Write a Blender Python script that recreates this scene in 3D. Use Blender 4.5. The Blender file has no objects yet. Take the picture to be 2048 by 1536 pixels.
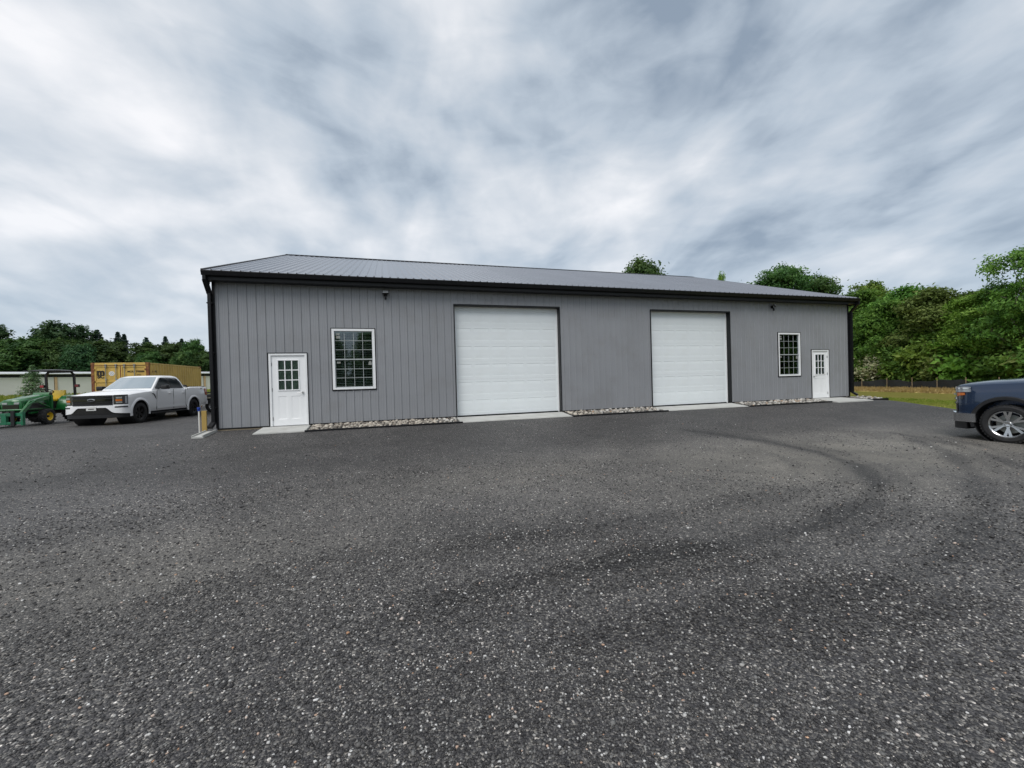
import bpy, bmesh, math, random
import numpy as np
from mathutils import Vector, Matrix
R = math.radians
random.seed(7)
rng = np.random.default_rng(11)
scn = bpy.context.scene
COL = scn.collection

# ------------------------------------------------------------------ camera
def make_camera():
    x, y, z, yaw, pitch, roll, f = 4.4769, -13.2758, 1.1392, 0.2939, -0.0090, 0.0274, 830.05
    fw = Vector((math.sin(yaw)*math.cos(pitch), math.cos(yaw)*math.cos(pitch), math.sin(pitch)))
    rt = Vector((math.cos(yaw), -math.sin(yaw), 0)); up = rt.cross(fw)
    ri = rt*math.cos(roll) - up*math.sin(roll)
    ui = rt*math.sin(roll) + up*math.cos(roll)
    m = Matrix((ri, ui, -fw)).transposed().to_4x4()
    m.translation = (x, y, z)
    cd = bpy.data.cameras.new('camera'); cam = bpy.data.objects.new('camera', cd)
    COL.objects.link(cam); cam.matrix_world = m
    cd.sensor_width = 36; cd.lens = 36*f/2048; cd.clip_start = .05; cd.clip_end = 4000
    scn.camera = cam
make_camera()

# ------------------------------------------------------------------ light
SUN_EL, SUN_AZ = 52, 215       # azimuth clockwise from +Y
CLOUDS = [(0.112, 0.787, 0.211, 0.946, 0.1, 0.06), (-0.292, 0.952, -0.31, 0.852, 0.16, -0.04), (-0.197, 1.192, -0.405, 1.042, 0.16, -0.085), (-0.001, 1.369, -0.187, 1.289, 0.14, -0.05), (-1.017, 1.314, -1.014, 1.431, 0.25, 0.1), (-0.733, 0.977, -0.592, 0.862, 0.2, 0.05), (0.677, 0.775, 0.644, 0.65, 0.15, -0.035), (0.203, 1.116, 0.24, 1.027, 0.12, -0.035), (1.216, 0.734, 1.148, 0.865, 0.16, -0.1), (0.863, 0.705, 0.811, 0.825, 0.07, 0.07), (0.714, 1.121, 0.944, 0.963, 0.09, 0.07), (1.432, 0.777, 1.316, 0.94, 0.08, 0.1), (1.235, 1.078, 1.06, 1.207, 0.14, -0.05), (0.347, 0.823, 0.333, 0.737, 0.12, 0.04), (-1.117, 1.838, -1.313, 1.618, 0.2, -0.08), (0.736, 1.184, 0.694, 1.299, 0.1, 0.06), (-0.48, 1.353, -0.327, 1.405, 0.2, 0.05)]
def make_world():
    w = bpy.data.worlds.new('World'); scn.world = w; w.use_nodes = True
    nt = w.node_tree; N = nt.nodes; L = nt.links
    for n in list(N): N.remove(n)
    def nd(t, **k):
        n = N.new(t)
        for a, b in k.items(): setattr(n, a, b)
        return n
    def math_(op, a, b=None, c=None, clamp=False):
        n = nd('ShaderNodeMath', operation=op, use_clamp=clamp)
        for i, v in enumerate((a, b, c)):
            if v is None: continue
            if isinstance(v, (int, float)): n.inputs[i].default_value = v
            else: L.new(v, n.inputs[i])
        return n.outputs[0]
    tc = nd('ShaderNodeTexCoord'); sx = nd('ShaderNodeSeparateXYZ'); L.new(tc.outputs['Generated'], sx.inputs[0])
    X, Y, Z = sx.outputs
    az = 0.10                               # the cloud streets run towards this heading
    zc = math_('ADD', math_('MAXIMUM', Z, 0.0), 0.30)
    pu = math_('DIVIDE', math_('SUBTRACT', math_('MULTIPLY', X, math.cos(az)), math_('MULTIPLY', Y, math.sin(az))), zc)
    pv = math_('DIVIDE', math_('ADD', math_('MULTIPLY', X, math.sin(az)), math_('MULTIPLY', Y, math.cos(az))), zc)
    def cloud(su, sv, ox, oy, detail, rough, dist):
        cb = nd('ShaderNodeCombineXYZ')
        L.new(math_('MULTIPLY_ADD', pu, su, ox), cb.inputs[0]); L.new(math_('MULTIPLY_ADD', pv, sv, oy), cb.inputs[1])
        n = nd('ShaderNodeTexNoise'); L.new(cb.outputs[0], n.inputs['Vector'])
        n.inputs['Scale'].default_value = 1; n.inputs['Detail'].default_value = detail
        n.inputs['Roughness'].default_value = rough; n.inputs['Distortion'].default_value = dist
        return n.outputs['Fac']
    big = cloud(1.5, .95, 3.1, 7.7, 3, .5, .6)
    mid = cloud(3.2, 1.9, 1.3, 2.2, 4, .5, .5)
    fine = cloud(7.0, 5.0, 9.3, 4.1, 5, .5, .4)
    s = math_('ADD', math_('MULTIPLY', big, .48), math_('ADD', math_('MULTIPLY', mid, .38), math_('MULTIPLY', fine, .14)))
    mp = nd('ShaderNodeMapping'); mp.inputs['Scale'].default_value = (1, 1, 2.4); mp.inputs['Rotation'].default_value = (.35, -.25, .6); L.new(tc.outputs['Generated'], mp.inputs[0])
    def puff(sc, det, ro, di):
        n = nd('ShaderNodeTexNoise'); L.new(mp.outputs[0], n.inputs['Vector']); n.inputs['Scale'].default_value = sc; n.inputs['Detail'].default_value = det; n.inputs['Roughness'].default_value = ro; n.inputs['Distortion'].default_value = di
        return n.outputs['Fac']
    s = math_('ADD', math_('MULTIPLY', s, .76), math_('ADD', math_('MULTIPLY', puff(3.2, 6, .55, .8), .15), math_('MULTIPLY', puff(8.5, 5, .55, .5), .09)))
    s = math_('MULTIPLY_ADD', math_('SUBTRACT', s, .5), 1.38, .502)
    # thin bright cloud on the left of the view, thicker and bluer to the right
    side = math_('MULTIPLY', math_('SUBTRACT', math_('MULTIPLY', Y, .25), X), .055)
    s = math_('ADD', s, side)

    # individual bright and dull cloud masses: (ends of the mass on the cloud plane, half width, strength)
    for (u0, v0, u1, v1, wd, amp) in CLOUDS:
        du, dv = u1-u0, v1-v0; L2 = math.hypot(du, dv); du /= L2; dv /= L2; cu_, cv_ = (u0+u1)/2, (v0+v1)/2
        a_ = math_('SUBTRACT', pu, cu_); b_ = math_('SUBTRACT', pv, cv_)
        al = math_('DIVIDE', math_('ADD', math_('MULTIPLY', a_, du), math_('MULTIPLY', b_, dv)), L2*.75)
        ac = math_('DIVIDE', math_('SUBTRACT', math_('MULTIPLY', a_, dv), math_('MULTIPLY', b_, du)), wd*1.15*max(.7, math.hypot(cu_, cv_)))
        r2_ = math_('ADD', math_('MULTIPLY', al, al), math_('MULTIPLY', ac, ac))
        g_ = math_('MULTIPLY', math_('EXPONENT', math_('MULTIPLY', r2_, -1.0)), amp)
        s = math_('ADD', s, g_)
    cr = nd('ShaderNodeValToRGB'); L.new(s, cr.inputs[0])
    el = cr.color_ramp.elements
    el[0].position = .33; el[0].color = (.27, .335, .42, 1)
    el[1].position = .66; el[1].color = (.93, .93, .95, 1)
    e = el.new(.43); e.color = (.48, .55, .63, 1)
    e = el.new(.54); e.color = (.68, .72, .77, 1)
    # paler blue grey band of far cloud towards the horizon
    hz = math_('POWER', math_('SUBTRACT', 1.0, math_('MAXIMUM', math_('MINIMUM', math_('MULTIPLY', Z, 1.0), 1.0), 0.0)), 7.0)
    mixh = nd('ShaderNodeMix', data_type='RGBA'); L.new(math_('MULTIPLY', hz, .62), mixh.inputs[0])
    L.new(cr.outputs[0], mixh.inputs[6]); mixh.inputs[7].default_value = (.47, .575, .69, 1)
    cl = nd('ShaderNodeBackground'); L.new(mixh.outputs[2], cl.inputs[0]); cl.inputs[1].default_value = .73
    sky = nd('ShaderNodeTexSky', sky_type='NISHITA'); sky.sun_disc = False
    sky.sun_elevation = R(SUN_EL); sky.sun_rotation = R(SUN_AZ)
    sb = nd('ShaderNodeBackground'); L.new(sky.outputs[0], sb.inputs[0]); sb.inputs[1].default_value = .07
    ms = nd('ShaderNodeMixShader'); ms.inputs[0].default_value = .90
    L.new(sb.outputs[0], ms.inputs[1]); L.new(cl.outputs[0], ms.inputs[2])
    out = nd('ShaderNodeOutputWorld'); L.new(ms.outputs[0], out.inputs[0])
make_world()
sd = bpy.data.lights.new('sun', 'SUN'); sd.energy = 1.3; sd.angle = R(35); sd.color = (1, .97, .93)
so = bpy.data.objects.new('sun', sd); COL.objects.link(so)
sdir = Vector((math.sin(R(SUN_AZ))*math.cos(R(SUN_EL)), math.cos(R(SUN_AZ))*math.cos(R(SUN_EL)), math.sin(R(SUN_EL))))
so.rotation_euler = sdir.to_track_quat('Z', 'Y').to_euler(); so.location = (0, -20, 30)
scn.view_settings.view_transform = 'Standard'; scn.view_settings.look = 'None'
scn.view_settings.gamma = 1; scn.view_settings.exposure = .60; scn.view_settings.use_curve_mapping = False
scn.render.engine = 'CYCLES'
scn.cycles.max_bounces = 6; scn.cycles.transparent_max_bounces = 12

# ------------------------------------------------------------------ materials
MATS = {}
def principled(name, color, rough=.6, metal=0., spec=.5, var=.0, vscale=3., bump=0., bscale=40., coat=0., dirt=None, dscale=2., damount=.5, stretch=None, obrand=0., trans=0.):
    m = bpy.data.materials.new(name); m.use_nodes = True
    nt = m.node_tree; N = nt.nodes; L = nt.links; b = N['Principled BSDF']
    b.inputs['Base Color'].default_value = (*color, 1); b.inputs['Roughness'].default_value = rough
    b.inputs['Metallic'].default_value = metal; b.inputs['Specular IOR Level'].default_value = spec
    b.inputs['Coat Weight'].default_value = coat; b.inputs['Coat Roughness'].default_value = .04
    tc = N.new('ShaderNodeTexCoord'); vec = tc.outputs['Object']
    if stretch:
        mp = N.new('ShaderNodeMapping'); mp.inputs['Scale'].default_value = stretch; L.new(vec, mp.inputs[0]); vec = mp.outputs[0]
    src = None
    if var > 0:
        n = N.new('ShaderNodeTexNoise'); n.inputs['Scale'].default_value = vscale; n.inputs['Detail'].default_value = 5; L.new(vec, n.inputs['Vector'])
        r = N.new('ShaderNodeMapRange'); r.inputs[1].default_value = .25; r.inputs[2].default_value = .75
        r.inputs[3].default_value = 1-var; r.inputs[4].default_value = 1+var; L.new(n.outputs[0], r.inputs[0])
        v = N.new('ShaderNodeVectorMath'); v.operation = 'SCALE'; v.inputs[0].default_value = color; L.new(r.outputs[0], v.inputs['Scale'])
        src = v.outputs[0]
    if obrand > 0:
        oi = N.new('ShaderNodeObjectInfo'); r = N.new('ShaderNodeMapRange'); r.inputs[3].default_value = 1-obrand; r.inputs[4].default_value = 1+obrand
        L.new(oi.outputs['Random'], r.inputs[0]); v = N.new('ShaderNodeVectorMath'); v.operation = 'SCALE'
        if src: L.new(src, v.inputs[0])
        else: v.inputs[0].default_value = color
        L.new(r.outputs[0], v.inputs['Scale']); src = v.outputs[0]
    if dirt:
        n = N.new('ShaderNodeTexNoise'); n.inputs['Scale'].default_value = dscale; n.inputs['Detail'].default_value = 8; n.inputs['Roughness'].default_value = .65; L.new(vec, n.inputs['Vector'])
        r = N.new('ShaderNodeMapRange'); r.inputs[1].default_value = .5; r.inputs[2].default_value = .68; r.inputs[4].default_value = damount; L.new(n.outputs[0], r.inputs[0])
        mx = N.new('ShaderNodeMix'); mx.data_type = 'RGBA'; L.new(r.outputs[0], mx.inputs[0])
        if src: L.new(src, mx.inputs[6])
        else: mx.inputs[6].default_value = (*color, 1)
        mx.inputs[7].default_value = (*dirt, 1); src = mx.outputs[2]
    if src: L.new(src, b.inputs['Base Color'])
    if bump > 0:
        n = N.new('ShaderNodeTexNoise'); n.inputs['Scale'].default_value = bscale; n.inputs['Detail'].default_value = 4; L.new(vec, n.inputs['Vector'])
        bp = N.new('ShaderNodeBump'); bp.inputs['Strength'].default_value = bump; bp.inputs['Distance'].default_value = .01
        L.new(n.outputs[0], bp.inputs['Height']); L.new(bp.outputs[0], b.inputs['Normal'])
    if trans: b.inputs['Transmission Weight'].default_value = trans
    MATS[name] = m
    return m

M = {}
M['siding'] = principled('grey_siding', (.272, .280, .298), .40, var=.06, vscale=.9, bump=.18, bscale=2.2, obrand=.03, dirt=(.20, .195, .185), dscale=1.1, damount=.25)
M['roof'] = principled('roof_metal', (.25, .265, .30), .27, metal=.35, spec=1.0, var=.05, vscale=.8, bump=.05, bscale=2, obrand=.03)
M['black'] = principled('black_trim', (.005, .0055, .007), .42, spec=.35, var=.2, vscale=6, dirt=(.014, .014, .014), dscale=4, damount=.4)
M['white'] = principled('white_vinyl', (.86, .87, .88), .38, var=.02, vscale=8, dirt=(.66, .66, .63), dscale=3, damount=.2)
M['door_white'] = principled('garage_door_white', (.80, .845, .86), .45, var=.025, vscale=1.5, bump=.05, bscale=60, obrand=.012, dirt=(.70, .72, .69), dscale=2, damount=.15)
M['man_door'] = principled('entry_door_white', (.88, .89, .90), .35, var=.015, vscale=3)
M['steel'] = principled('brushed_steel', (.55, .55, .55), .3, 1.)
M['dark'] = principled('dark_interior', (.012, .013, .014), .8, var=.3)
M['blind'] = principled('blind_slat', (.72, .74, .70), .5, var=.1, vscale=5)
M['shade_'] = principled('door_shade', (.42, .45, .39), .7, var=.15, vscale=4, stretch=(6, 1, 1))  # blind lightened: sky and wood reflection of the panes is put into its colour
M['muntin'] = principled('muntin_white', (.40, .43, .43), .4)
M['concrete'] = principled('concrete', (.50, .50, .475), .8, var=.10, vscale=2.5, bump=.25, bscale=90, dirt=(.36, .35, .32), dscale=1.6, damount=.55)
M['skirt'] = principled('treated_board', (.33, .27, .185), .8, var=.2, vscale=3, stretch=(1, 8, 8), bump=.2)
M['wood'] = principled('yellow_pine_post', (.46, .31, .085), .7, var=.22, vscale=12, stretch=(1, 1, .12), bump=.2, dirt=(.22, .15, .07), dscale=5, damount=.4)
M['pvc'] = principled('white_pvc', (.72, .72, .70), .35, var=.03)
M['blue'] = principled('blue_cap', (.015, .06, .38), .4, var=.1)
M['rubber'] = principled('tyre_rubber', (.016, .016, .017), .78, var=.25, vscale=12, bump=.3, bscale=60, dirt=(.05, .047, .042), dscale=5, damount=.5)
M['white_paint'] = principled('white_car_paint', (.89, .895, .90), .25, spec=.5, coat=.35, var=.012, vscale=2)
M['blue_paint'] = principled('blue_car_paint', (.008, .027, .070), .25, metal=.45, coat=1., var=.04, vscale=2)
M['car_black'] = principled('car_black_plastic', (.012, .012, .013), .45, var=.15, vscale=10)
M['gloss_black'] = principled('gloss_black', (.006, .006, .007), .12, coat=.5)
M['car_glass'] = principled('tinted_glass', (.030, .038, .042), .03, spec=1.0, metal=.15)
M['windshield'] = principled('windshield_glass', (.36, .43, .47), .05, metal=.55, spec=1.0, coat=1.0)  # sky reflection is partly put into this pale, half-metal colour
M['chrome'] = principled('chrome', (.74, .75, .77), .10, 1., var=.05, vscale=6)
M['alloy'] = principled('alloy', (.55, .56, .57), .22, .95, var=.06, vscale=6)
M['alloy_black'] = principled('alloy_black', (.014, .014, .015), .3, .4)
M['amber'] = principled('amber_lens', (.62, .17, .03), .15, coat=.6)
M['red'] = principled('red_lens', (.32, .012, .010), .15, coat=.6)
M['lens'] = principled('clear_lens', (.42, .44, .46), .1, .3, coat=.8, var=.2, vscale=30)
M['lens_dark'] = principled('dark_lens', (.05, .05, .055), .1, .2, coat=.8, var=.3, vscale=30)
M['plate'] = principled('licence_plate', (.62, .62, .60), .4)
M['green'] = principled('tractor_green', (.010, .125, .028), .33, coat=.4, var=.12, vscale=5, dirt=(.04, .07, .03), dscale=6, damount=.4)
M['green2'] = principled('loader_green', (.012, .16, .075), .4, coat=.3, var=.12, vscale=5, dirt=(.05, .08, .05), dscale=6, damount=.5)
M['yellow'] = principled('tractor_yellow', (.74, .50, .02), .4, coat=.2, var=.06, vscale=6)
M['cont'] = principled('container_yellow', (.62, .42, .10), .55, var=.10, vscale=1.3, dirt=(.30, .14, .045), dscale=2.2, damount=.35)
M['rust'] = principled('rusty_frame', (.19, .065, .028), .8, var=.3, vscale=5, dirt=(.42, .25, .05), dscale=4, damount=.6)
M['bar'] = principled('lock_bar_grey', (.27, .29, .27), .5, var=.2, vscale=5, dirt=(.2, .1, .05), dscale=7, damount=.5)
M['ink'] = principled('container_print', (.018, .012, .008), .6)
M['sticker'] = principled('round_sticker', (.74, .74, .72), .5)
M['cream'] = principled('shed_curtain', (.60, .60, .565), .6, var=.05, vscale=.5, stretch=(1, 1, 2))
M['tan'] = principled('shed_post_tan', (.52, .36, .21), .7, var=.12)
M['shed_roof'] = principled('shed_roof', (.62, .64, .65), .4, var=.05)
M['shed_dark'] = principled('shed_eave_shade', (.03, .032, .036), .8, var=.3)
M['fabric'] = principled('silt_fence_black', (.014, .017, .018), .75, var=.3, vscale=2, stretch=(1, 1, 4))
M['stake'] = principled('wood_stake', (.25, .19, .12), .8, var=.2)
M['lampglass'] = principled('lamp_lens', (.55, .56, .56), .2, .2)
M['deckwood'] = principled('trailer_deck', (.48, .44, .34), .8, var=.15, vscale=5)
M['bark'] = principled('bark', (.085, .065, .048), .9, var=.3, vscale=4, bump=.6, bscale=12)
M['bark2'] = principled('pale_bark', (.17, .155, .13), .9, var=.3, vscale=4, bump=.6, bscale=12)
M['screw'] = principled('screw_head', (.09, .092, .10), .4, .3)
M['vent'] = principled('foam_closure', (.014, .015, .016), .8)

def glass_pane():
    m = bpy.data.materials.new('window_glass'); m.use_nodes = True; N = m.node_tree.nodes; L = m.node_tree.links
    for n in list(N): N.remove(n)
    fr = N.new('ShaderNodeFresnel'); fr.inputs[0].default_value = 1.62
    a = N.new('ShaderNodeMath'); a.operation = 'MULTIPLY_ADD'; a.inputs[1].default_value = .9; a.inputs[2].default_value = .03; L.new(fr.outputs[0], a.inputs[0])
    t = N.new('ShaderNodeBsdfTransparent'); t.inputs[0].default_value = (.80, .86, .84, 1)
    g = N.new('ShaderNodeBsdfGlossy'); g.inputs['Roughness'].default_value = .03; g.inputs[0].default_value = (.9, .95, 1, 1)
    mx = N.new('ShaderNodeMixShader'); L.new(a.outputs[0], mx.inputs[0]); L.new(t.outputs[0], mx.inputs[1]); L.new(g.outputs[0], mx.inputs[2])
    o = N.new('ShaderNodeOutputMaterial'); L.new(mx.outputs[0], o.inputs[0])
    return m
M['glass'] = glass_pane()

def leaf_mat(name, c1, c2, c3, scale=1.2, sat=.25):
    """foliage: colour per clump (noise) and per tree, a little light passes through"""
    m = bpy.data.materials.new(name); m.use_nodes = True; N = m.node_tree.nodes; L = m.node_tree.links; b = N['Principled BSDF']
    tc = N.new('ShaderNodeTexCoord'); n = N.new('ShaderNodeTexNoise'); n.inputs['Scale'].default_value = scale; n.inputs['Detail'].default_value = 5
    n.inputs['Roughness'].default_value = .7
    L.new(tc.outputs['Object'], n.inputs['Vector'])
    cr = N.new('ShaderNodeValToRGB'); L.new(n.outputs[0], cr.inputs[0]); e = cr.color_ramp.elements
    e[0].position = .36; e[0].color = (*c1, 1); e[1].position = .66; e[1].color = (*c3, 1); k = e.new(.5); k.color = (*c2, 1)
    oi = N.new('ShaderNodeObjectInfo'); h = N.new('ShaderNodeHueSaturation')
    r = N.new('ShaderNodeMapRange'); r.inputs[3].default_value = .485; r.inputs[4].default_value = .52; L.new(oi.outputs['Random'], r.inputs[0]); L.new(r.outputs[0], h.inputs['Hue'])
    r2 = N.new('ShaderNodeMapRange'); r2.inputs[3].default_value = 1-sat; r2.inputs[4].default_value = 1+sat; L.new(oi.outputs['Random'], r2.inputs[0]); L.new(r2.outputs[0], h.inputs['Value'])
    L.new(cr.outputs[0], h.inputs['Color']); L.new(h.outputs[0], b.inputs['Base Color'])
    b.inputs['Roughness'].default_value = .6; b.inputs['Specular IOR Level'].default_value = .3
    tr = N.new('ShaderNodeBsdfTranslucent'); L.new(h.outputs[0], tr.inputs[0])
    mx = N.new('ShaderNodeMixShader'); mx.inputs[0].default_value = .38; L.new(b.outputs[0], mx.inputs[1]); L.new(tr.outputs[0], mx.inputs[2])
    L.new(mx.outputs[0], N['Material Output'].inputs[0])
    return m
M['leafA'] = leaf_mat('leaf_mid_green', (.040, .095, .014), (.115, .225, .034), (.235, .37, .075))
M['leafB'] = leaf_mat('leaf_bright_green', (.080, .170, .020), (.190, .330, .045), (.33, .48, .11))
M['leafC'] = leaf_mat('leaf_olive', (.060, .105, .022), (.145, .215, .045), (.27, .34, .10))
M['needleA'] = leaf_mat('needle_dark', (.013, .036, .030), (.026, .064, .046), (.046, .095, .060), .8)
M['needleB'] = leaf_mat('needle_pine', (.06, .11, .055), (.12, .19, .085), (.20, .28, .12), 1.5)
M['leafD'] = leaf_mat('leaf_dark_green', (.028, .072, .020), (.068, .135, .034), (.15, .24, .065), .7)
M['leafF'] = leaf_mat('leaf_far_green', (.018, .050, .020), (.045, .100, .036), (.100, .175, .060), .7)
M['blossom'] = leaf_mat('blossom_cream', (.16, .2, .06), (.42, .42, .24), (.6, .6, .42), 2.5)

def gravel_mat(stone=False):
    m = bpy.data.materials.new('gravel'); m.use_nodes = True; N = m.node_tree.nodes; L = m.node_tree.links; b = N['Principled BSDF']
    tc = N.new('ShaderNodeTexCoord')
    def mth(op, a, bb=None, c=None, clamp=False):
        n = N.new('ShaderNodeMath'); n.operation = op; n.use_clamp = clamp
        for i, v in enumerate((a, bb, c)):
            if v is None: continue
            if isinstance(v, (int, float)): n.inputs[i].default_value = v
            else: L.new(v, n.inputs[i])
        return n.outputs[0]
    def vor(scale, rnd=1.):
        v = N.new('ShaderNodeTexVoronoi'); v.inputs['Scale'].default_value = scale; v.inputs['Randomness'].default_value = rnd; L.new(tc.outputs['Object'], v.inputs['Vector']); return v
    def noise(scale, detail=4, rough=.6, vec=None):
        n = N.new('ShaderNodeTexNoise'); n.inputs['Scale'].default_value = scale; n.inputs['Detail'].default_value = detail; n.inputs['Roughness'].default_value = rough
        L.new(vec or tc.outputs['Object'], n.inputs['Vector']); return n.outputs['Fac']
    v1 = vor(88); v2 = vor(33)
    sp = N.new('ShaderNodeSeparateColor'); L.new(v1.outputs['Color'], sp.inputs[0])
    cr = N.new('ShaderNodeValToRGB'); L.new(sp.outputs[0], cr.inputs[0]); e = cr.color_ramp.elements
    cr.color_ramp.interpolation = 'LINEAR'
    e[0].position = 0; e[0].color = (.019, .019, .021, 1); e[1].position = 1; e[1].color = (.44, .43, .41, 1)
    for p, c in ((.35, (.032, .032, .035)), (.62, (.052, .052, .055)), (.80, (.088, .088, .087)), (.93, (.135, .133, .126)), (.975, (.20, .195, .185))):
        k = e.new(p); k.color = (*c, 1)
    # larger pale pebbles, a few warm ones
    sp2 = N.new('ShaderNodeSeparateColor'); L.new(v2.outputs['Color'], sp2.inputs[0])
    pale = mth('MULTIPLY', mth('GREATER_THAN', sp2.outputs[0], .955), mth('LESS_THAN', v2.outputs['Distance'], .27))
    cr2 = N.new('ShaderNodeValToRGB'); L.new(sp2.outputs[1], cr2.inputs[0]); e = cr2.color_ramp.elements
    e[0].position = 0; e[0].color = (.60, .59, .57, 1); e[1].position = 1; e[1].color = (.42, .25, .14, 1); k = e.new(.82); k.color = (.36, .36, .35, 1)
    mx = N.new('ShaderNodeMix'); mx.data_type = 'RGBA'; L.new(pale, mx.inputs[0]); L.new(cr.outputs[0], mx.inputs[6]); L.new(cr2.outputs[0], mx.inputs[7])
    # worn, dusty, driven-over areas against looser dark stone; painted shade where the building blocks the sky
    dust = noise(.33, 5, .6); patch = noise(1.3, 4, .6)
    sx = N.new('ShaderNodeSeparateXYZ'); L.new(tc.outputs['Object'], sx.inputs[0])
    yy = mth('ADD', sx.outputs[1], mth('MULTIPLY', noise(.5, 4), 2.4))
    wall_shade = N.new('ShaderNodeMapRange'); wall_shade.interpolation_type = 'SMOOTHSTEP'; wall_shade.inputs[1].default_value = -4.9; wall_shade.inputs[2].default_value = -3.2; L.new(yy, wall_shade.inputs[0])
    # stone pressed darker in the shallow wheel tracks (strength stored on the mesh)
    at_ = N.new('ShaderNodeAttribute'); at_.attribute_name = 'track'; tr = at_.outputs['Fac']
    du_ = N.new('ShaderNodeAttribute'); du_.attribute_name = 'dust'
    g = mth('MULTIPLY_ADD', dust, 1.8, .58)
    g = mth('MULTIPLY', g, mth('MULTIPLY_ADD', patch, .5, .75))
    g = mth('MULTIPLY', g, mth('MULTIPLY_ADD', wall_shade.outputs[0], -.34, 1.10))
    g = mth('MULTIPLY', g, mth('SUBTRACT', 1.0, mth('MULTIPLY', tr, mth('MULTIPLY_ADD', patch, .7, .26))))
    # fine pale stone dust lies between the stones where cars turn
    dm = N.new('ShaderNodeMix'); dm.data_type = 'RGBA'; L.new(mth('MULTIPLY', mth('MULTIPLY', du_.outputs['Fac'], mth('MULTIPLY_ADD', patch, .9, .15)), mth('SUBTRACT', 1.0, mth('MULTIPLY', tr, .8))), dm.inputs[0])
    L.new(mx.outputs[2], dm.inputs[6]); dm.inputs[7].default_value = (.165, .16, .14, 1)
    sc = N.new('ShaderNodeVectorMath'); sc.operation = 'SCALE'; L.new(dm.outputs[2], sc.inputs[0]); L.new(g, sc.inputs['Scale'])
    wm = N.new('ShaderNodeVectorMath'); wm.operation = 'MULTIPLY'; wm.inputs[1].default_value = (.99, .945, .90); L.new(sc.outputs[0], wm.inputs[0]); L.new(wm.outputs[0], b.inputs['Base Color'])
    b.inputs['Roughness'].default_value = .62; b.inputs['Specular IOR Level'].default_value = .45
    h = mth('ADD', mth('MULTIPLY', v1.outputs['Distance'], -.012), mth('MULTIPLY', noise(5, 4), .03))
    bp = N.new('ShaderNodeBump'); bp.inputs['Strength'].default_value = 1.; bp.inputs['Distance'].default_value = 1.; L.new(h, bp.inputs['Height'])
    L.new(bp.outputs[0], b.inputs['Normal'])
    return m
TRACKS = [([(12.15, -4.1), (12.77, -5.69), (12.72, -7.13), (12.17, -8.22), (11.33, -9.0), (10.19, -9.63), (8.91, -9.95), (8.0, -10.03), (7.28, -10.03), (6.49, -10.0), (5.75, -10.02), (4.89, -10.14)], 0.15, 0.9), ([(15.94, -6.9), (14.74, -8.11), (12.88, -9.34), (11.16, -10.25), (9.85, -10.75), (8.67, -11.0), (7.77, -11.03), (7.04, -10.99), (6.38, -10.95), (5.58, -10.86)], 0.16, 0.65), ([(16.54, -6.05), (16.13, -7.42), (14.28, -9.26)], 0.1, 0.6), ([(11.14, -8.75), (9.5, -8.98), (8.26, -9.07), (7.21, -9.16), (6.1, -9.15), (5.03, -9.18)], 0.2, 0.35), ([(6.9, -10.01), (5.99, -10.01), (5.29, -10.12), (4.52, -10.29)], 0.2, 0.3), ([(-1.63, -4.33), (-0.56, -3.88), (0.99, -3.4), (2.98, -2.93), (5.95, -2.92)], 0.3, 0.3), ([(0.48, -7.45), (1.62, -7.05), (3.18, -6.34), (4.83, -5.81)], 0.3, 0.25), ([(12.47, -3.98), (13.1, -5.63), (13.05, -7.21), (12.44, -8.42), (11.53, -9.28), (10.31, -9.95), (8.97, -10.28), (8.02, -10.37), (7.27, -10.37), (6.49, -10.34), (5.78, -10.36), (4.94, -10.48)], 0.08, 0.45), ([(16.2, -7.15), (14.96, -8.39), (13.06, -9.65), (11.31, -10.58), (9.95, -11.09), (8.72, -11.36), (7.77, -11.39), (7.02, -11.35), (6.35, -11.31), (5.54, -11.22)], 0.08, 0.4), ([(11.26, -4.45), (11.84, -5.87), (11.8, -6.91), (11.41, -7.65), (10.78, -8.23), (9.84, -8.75), (8.74, -9.02), (7.95, -9.08), (7.3, -9.08), (6.5, -9.05), (5.67, -9.07), (4.76, -9.2)], 0.07, 0.35), ([(16.92, -6.16), (16.46, -7.65), (14.56, -9.54)], 0.07, 0.4)]
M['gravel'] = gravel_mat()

def stone_mat(name, ramp, rough=.7):
    m = bpy.data.materials.new(name); m.use_nodes = True; N = m.node_tree.nodes; L = m.node_tree.links; b = N['Principled BSDF']
    at = N.new('ShaderNodeAttribute'); at.attribute_name = 'tone'
    cr = N.new('ShaderNodeValToRGB'); L.new(at.outputs['Fac'], cr.inputs[0]); e = cr.color_ramp.elements
    e[0].position = 0; e[0].color = (*ramp[0][1], 1); e[1].position = 1; e[1].color = (*ramp[-1][1], 1)
    for p, c in ramp[1:-1]: k = e.new(p); k.color = (*c, 1)
    tc = N.new('ShaderNodeTexCoord'); n = N.new('ShaderNodeTexNoise'); n.inputs['Scale'].default_value = 220; L.new(tc.outputs['Object'], n.inputs['Vector'])
    r = N.new('ShaderNodeMapRange'); r.inputs[3].default_value = .7; r.inputs[4].default_value = 1.3; L.new(n.outputs[0], r.inputs[0])
    v = N.new('ShaderNodeVectorMath'); v.operation = 'SCALE'; L.new(cr.outputs[0], v.inputs[0]); L.new(r.outputs[0], v.inputs['Scale']); L.new(v.outputs[0], b.inputs['Base Color'])
    b.inputs['Roughness'].default_value = rough
    return m
M['gravel_stone'] = stone_mat('gravel_stone', [(0, (.022, .021, .022)), (.4, (.052, .050, .050)), (.7, (.105, .101, .097)), (.90, (.19, .187, .18)), (.955, (.38, .37, .35)), (.985, (.66, .65, .63)), (1, (.40, .22, .12))])
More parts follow.
